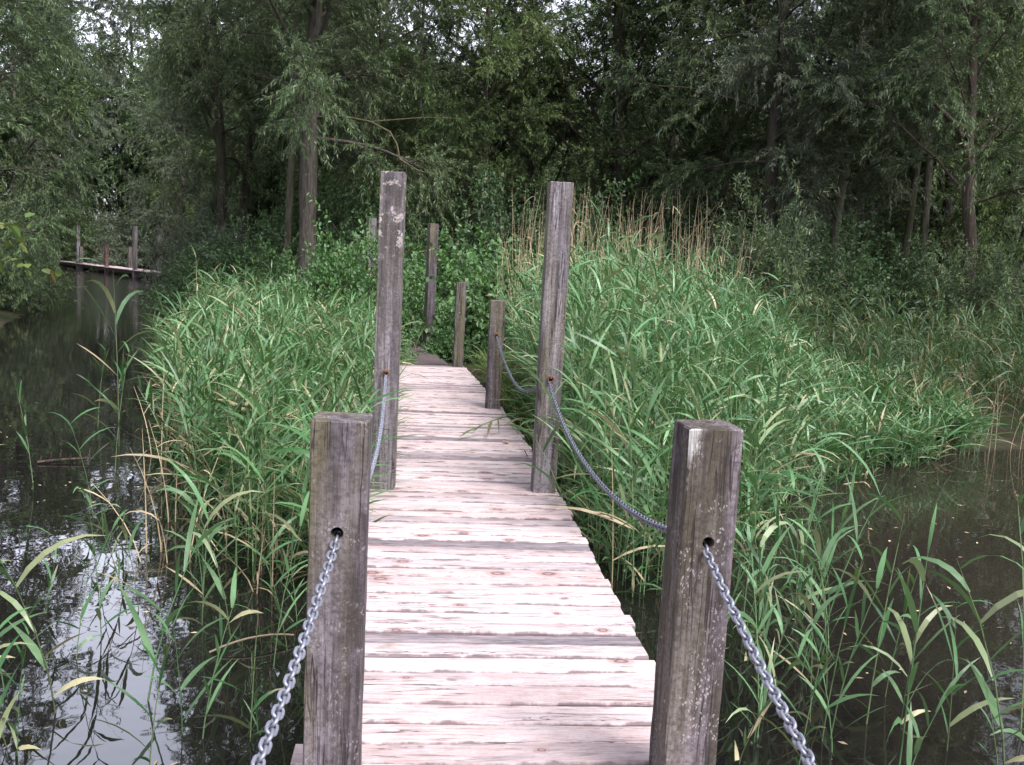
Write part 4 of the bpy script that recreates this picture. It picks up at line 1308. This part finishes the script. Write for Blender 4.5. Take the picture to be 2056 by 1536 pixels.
RP = [reed_proto(600 + k, K, ll, lw, 1.0, arch=ar, lean=ln, low=lo) for k, (K, ll, lw, ar, ln, lo) in enumerate((
    (8, .28, .022, .7, .10, .30), (9, .26, .021, .8, .2, .25), (7, .31, .025, .6, .25, .35), (8, .27, .022, .95, .12, .30), (9, .30, .024, .75, .30, .30), (7, .25, .021, .5, .16, .40)))]


def put_reeds(pts, label, group, seed, hr=(1.2, 1.6)):
    rng = np.random.default_rng(seed)
    for (x, y, h) in pts:
        pr = RP[rng.integers(0, len(RP))]
        hh = h if h else rng.uniform(*hr)
        as_tree(pr, 'reed', Vector((x, y, WATER_Z - .25)), rng.uniform(0, 6.28), label, 'reed', group, (rng.uniform(.9, 1.15) * min(1.3, hh * .95), ) * 2 + (hh,), ('stem', 'foliage'))


rng = np.random.default_rng(610)
R1 = [(1.28, 3.35, .95), (1.42, 3.75, 1.0), (1.12, 3.7, .8), (1.62, 3.5, .8), (1.05, 4.2, .8), (1.30, 4.3, .85), (.98, 3.3, .6), (1.55, 4.6, .75)]
R1 += [(x, y, 0) for x, y in scatter([(.85, 3.0), (1.55, 3.0), (1.75, 4.2), (1.75, 5.4), (1.2, 5.0), (.9, 4.2)], 29, rng, .4)]
put_reeds(R1, 'single green reed standing in the brown water past the white-flecked short post', 'reeds in the brown water past the flecked post', 611, (.6, 1.12))
R2 = [(1.82, 3.05, 1.1), (2.08, 3.45, 1.2), (1.95, 3.15, .8), (1.75, 2.95, .7), (2.5, 4.1, 1.2), (2.0, 3.3, .6), (2.35, 3.7, .9), (1.9, 2.85, .75), (1.72, 3.3, .85), (2.05, 2.8, 1.0), (1.62, 2.75, .6), (2.3, 3.2, 1.3)]
put_reeds(R2, 'tall broad-leaved reed at the outer side of the brown water, arching inwards', 'broad reeds at the outer side of the brown water', 612)
R3 = [(-1.35, 3.35, 1.0), (-1.62, 3.25, 1.0), (-1.05, 3.1, .8), (-.95, 3.7, .95), (-1.2, 4.0, 1.0), (-1.75, 3.9, .8), (-1.5, 4.5, .9), (-2.1, 3.6, .75)]
R3 += [(x, y, 0) for x, y in scatter([(-.8, 2.75), (-1.7, 2.75), (-2.2, 4.0), (-2.2, 5.0), (-1.6, 5.0), (-.9, 4.4)], 20, rng, .3)]
put_reeds(R3, 'thin reed rising from the water that mirrors the bright sky', 'reeds in the sky-mirroring water', 613, (.45, .85))
R4 = [(-3.35, 7.8, 1.75), (-3.0, 6.9, 1.2), (-3.3, 6.3, .95), (-2.6, 5.7, .9), (-3.9, 8.6, 1.0)]
put_reeds(R4, 'lone reed ahead of the dense bed, at the edge of the dark channel', 'reeds at the edge of the dark channel', 614)
R5 = [(-2.55, 4.2, .95), (-2.75, 4.7, .9), (-2.5, 3.7, .8)]
R6 = [(.95, 11.9, 2.45), (1.25, 12.1, 2.2), (1.72, 11.6, 2.6), (1.62, 11.9, 2.2), (2.3, 11.8, 2.1), (.7, 11.2, 2.0), (2.75, 11.4, 1.9), (1.95, 11.0, 2.0)]
put_reeds(R6, 'tall reed with a splayed tuft rising in front of the tan dead reeds', 'tall reeds before the tan dead reeds', 616)
put_reeds(R5, 'reed by the dark water with leaves spread low near the frame edge', 'reeds by the dark water near the frame edge', 615)

# ------------------------------------------------------------------ small things
def blade_strip(mb, pts, wd, tint, roll=0.0):
    pts = np.asarray(pts, float); n = len(pts)
    T = nrm(np.gradient(pts, axis=0)); S = nrm(np.cross(T, UP)); U = np.cross(S, T)
    s = np.linspace(0, 1, n); pr = np.interp(s, [0, .2, .5, .8, 1], [.4, .9, 1, .7, .02]) * wd / 2
    sv = S * math.cos(roll) + U * math.sin(roll)
    v = np.stack([pts - sv * pr[:, None], pts + sv * pr[:, None]], 1).reshape(-1, 3)
    f = [[2 * q, 2 * q + 1, 2 * q + 3, 2 * q + 2] for q in range(n - 1)]
    mb.add(v, f, tint)


def curve3(a, m_, b, n=8):
    s = np.linspace(0, 1, n)[:, None]
    a, m_, b = (np.array(q, float) for q in (a, m_, b))
    return (1 - s) ** 2 * a + 2 * s * (1 - s) * m_ + s ** 2 * b


# the reed that has fallen across the planks
fa, fb2 = at_z(925, 877, .02), at_z(1035, 833, .16)
root = empty('fallen_reed', fa)
tag(root, 'green reed bent down onto the pale planks, its tip lying on the boards', 'reed')
mb = MB()
a0, b0 = np.zeros(3), np.array(fb2 - fa)
st = curve3(b0, b0 * .6 + [0, 0, .05], a0 + b0 * .25 + [0, 0, .015])
tube(mb, st, .005, 6, (.5, .5, .1)); mb.build('stem', M['reed'], root, smooth=True)
mb = MB()
blade_strip(mb, curve3(st[-1], st[-1] * .5 + [0, .02, .03], (0, 0, .004)), .028, (.4, .3, .1))
blade_strip(mb, curve3(st[-2], st[-2] * .6 + [0, -.05, .03], (-.02, -.10, .004)), .026, (.3, .4, .1))
blade_strip(mb, curve3(st[-3], st[-3] * .8 + [0, .05, .03], st[-3] * .2 + [.05, .10, -.01]), .024, (.6, .4, .2))
blade_strip(mb, curve3(st[-4], st[-4] + [-.02, -.07, -.02], (st[-4][0] - .03, st[-4][1] - .16, .006)), .030, (.2, .1, .3), .8)
blade_strip(mb, curve3(st[-5], st[-5] + [0, -.06, .03], (st[-5][0] + .02, st[-5][1] - .14, .008)), .022, (.2, .1, .2), .7)
blade_strip(mb, curve3(st[3], st[3] + [.1, .05, .08], st[3] + [.25, .1, .02]), .03, (.6, .4, .0))
mb.build('foliage', M['reed'], root)
# dead leaf on the boards
lf = at_z(1016, 889, .009)
mb = MB()
v = np.array([(0, -.03, .0), (.022, -.01, .012), (.018, .022, .006), (0, .034, .014), (-.02, .02, .005), (-.022, -.012, .013)])
mb.add(v, [[0, 1, 2, 3], [0, 3, 4, 5]], (.5, .6, 1.0))
o = mb.build('dead_leaf', leaf_mat('dead_leaf', (.3, .2, .1), (.3, .2, .1), dead=(.42, .20, .11), trans=.1)); o.location = lf; o.rotation_euler = (0, 0, .7)
tag(o, 'small curled orange-brown dead leaf lying on the pale planks', 'leaf')
# leaves and bits afloat
rng = np.random.default_rng(701)
mb = MB()
pts = np.concatenate([scatter([(.8, 2.6), (3.5, 3.0), (7, 9.5), (4.5, 9.2), (2.2, 6.6), (1, 4.5)], 150, rng, .8), scatter([(-.8, 2.4), (-3.2, 2.8), (-5, 9), (-3.6, 7), (-1.2, 4.4)], 70, rng, .8)])
n = len(pts); az = rng.uniform(0, 6.28, n); ln = rng.uniform(.006, .026, n); wd = ln * rng.uniform(.15, .4, n)
d = np.stack([np.cos(az), np.sin(az), np.zeros(n)], -1); s_ = np.stack([-np.sin(az), np.cos(az), np.zeros(n)], -1)
c = np.stack([pts[:, 0], pts[:, 1], np.full(n, WATER_Z + .004)], -1)
v = np.stack([c - d * ln[:, None], c + s_ * wd[:, None] + UP * .003, c + d * ln[:, None], c - s_ * wd[:, None]], 1)
mb.add(v.reshape(-1, 3), np.arange(4 * n).reshape(-1, 4)[:, ::-1], np.repeat(np.stack([rng.random(n), rng.random(n), rng.uniform(.4, 1, n)], -1), 4, 0))
tag(mb.build('floating_leaves', M['straw']), 'scattered pale leaves and bits floating on the brown water', 'leaves', kind='stuff')
# dead stems lying in the water
for k, (pa, pb, lab) in enumerate((((75, 928), (190, 920), 'brown dead reed stem lying flat on the dark channel, short broken stubs on it'),
                                   ((420, 1310), (590, 1275), 'bent pale dead reed lying on the water behind the hanging chain'),
                                   ((1350, 1260), (1330, 1330), 'pale broken straw leaning in the water beside the white-flecked post'))):
    a, b = at_z(*pa, WATER_Z + .012), at_z(*pb, WATER_Z + .03)
    mb = MB()
    mid = (a + b) / 2 + Vector((0, .02, .05 if k else .01))
    tube(mb, curve3(a, mid, b), [.012, .012, .011, .011, .010, .009, .007, .004] if k == 0 else .005, 6, (.2, .2, .3))
    if k == 0:
        for q in range(6):
            p = a + (b - a) * (.05 + q * .17)
            tube(mb, [p, p + Vector((.01, 0, .05 + .02 * (q % 3)))], .005, 5, (.4, .5, .5))
    tag(mb.build('dead_reed_stem', M['straw'] if k else M['bark_red'], smooth=True), lab, 'dead stem')
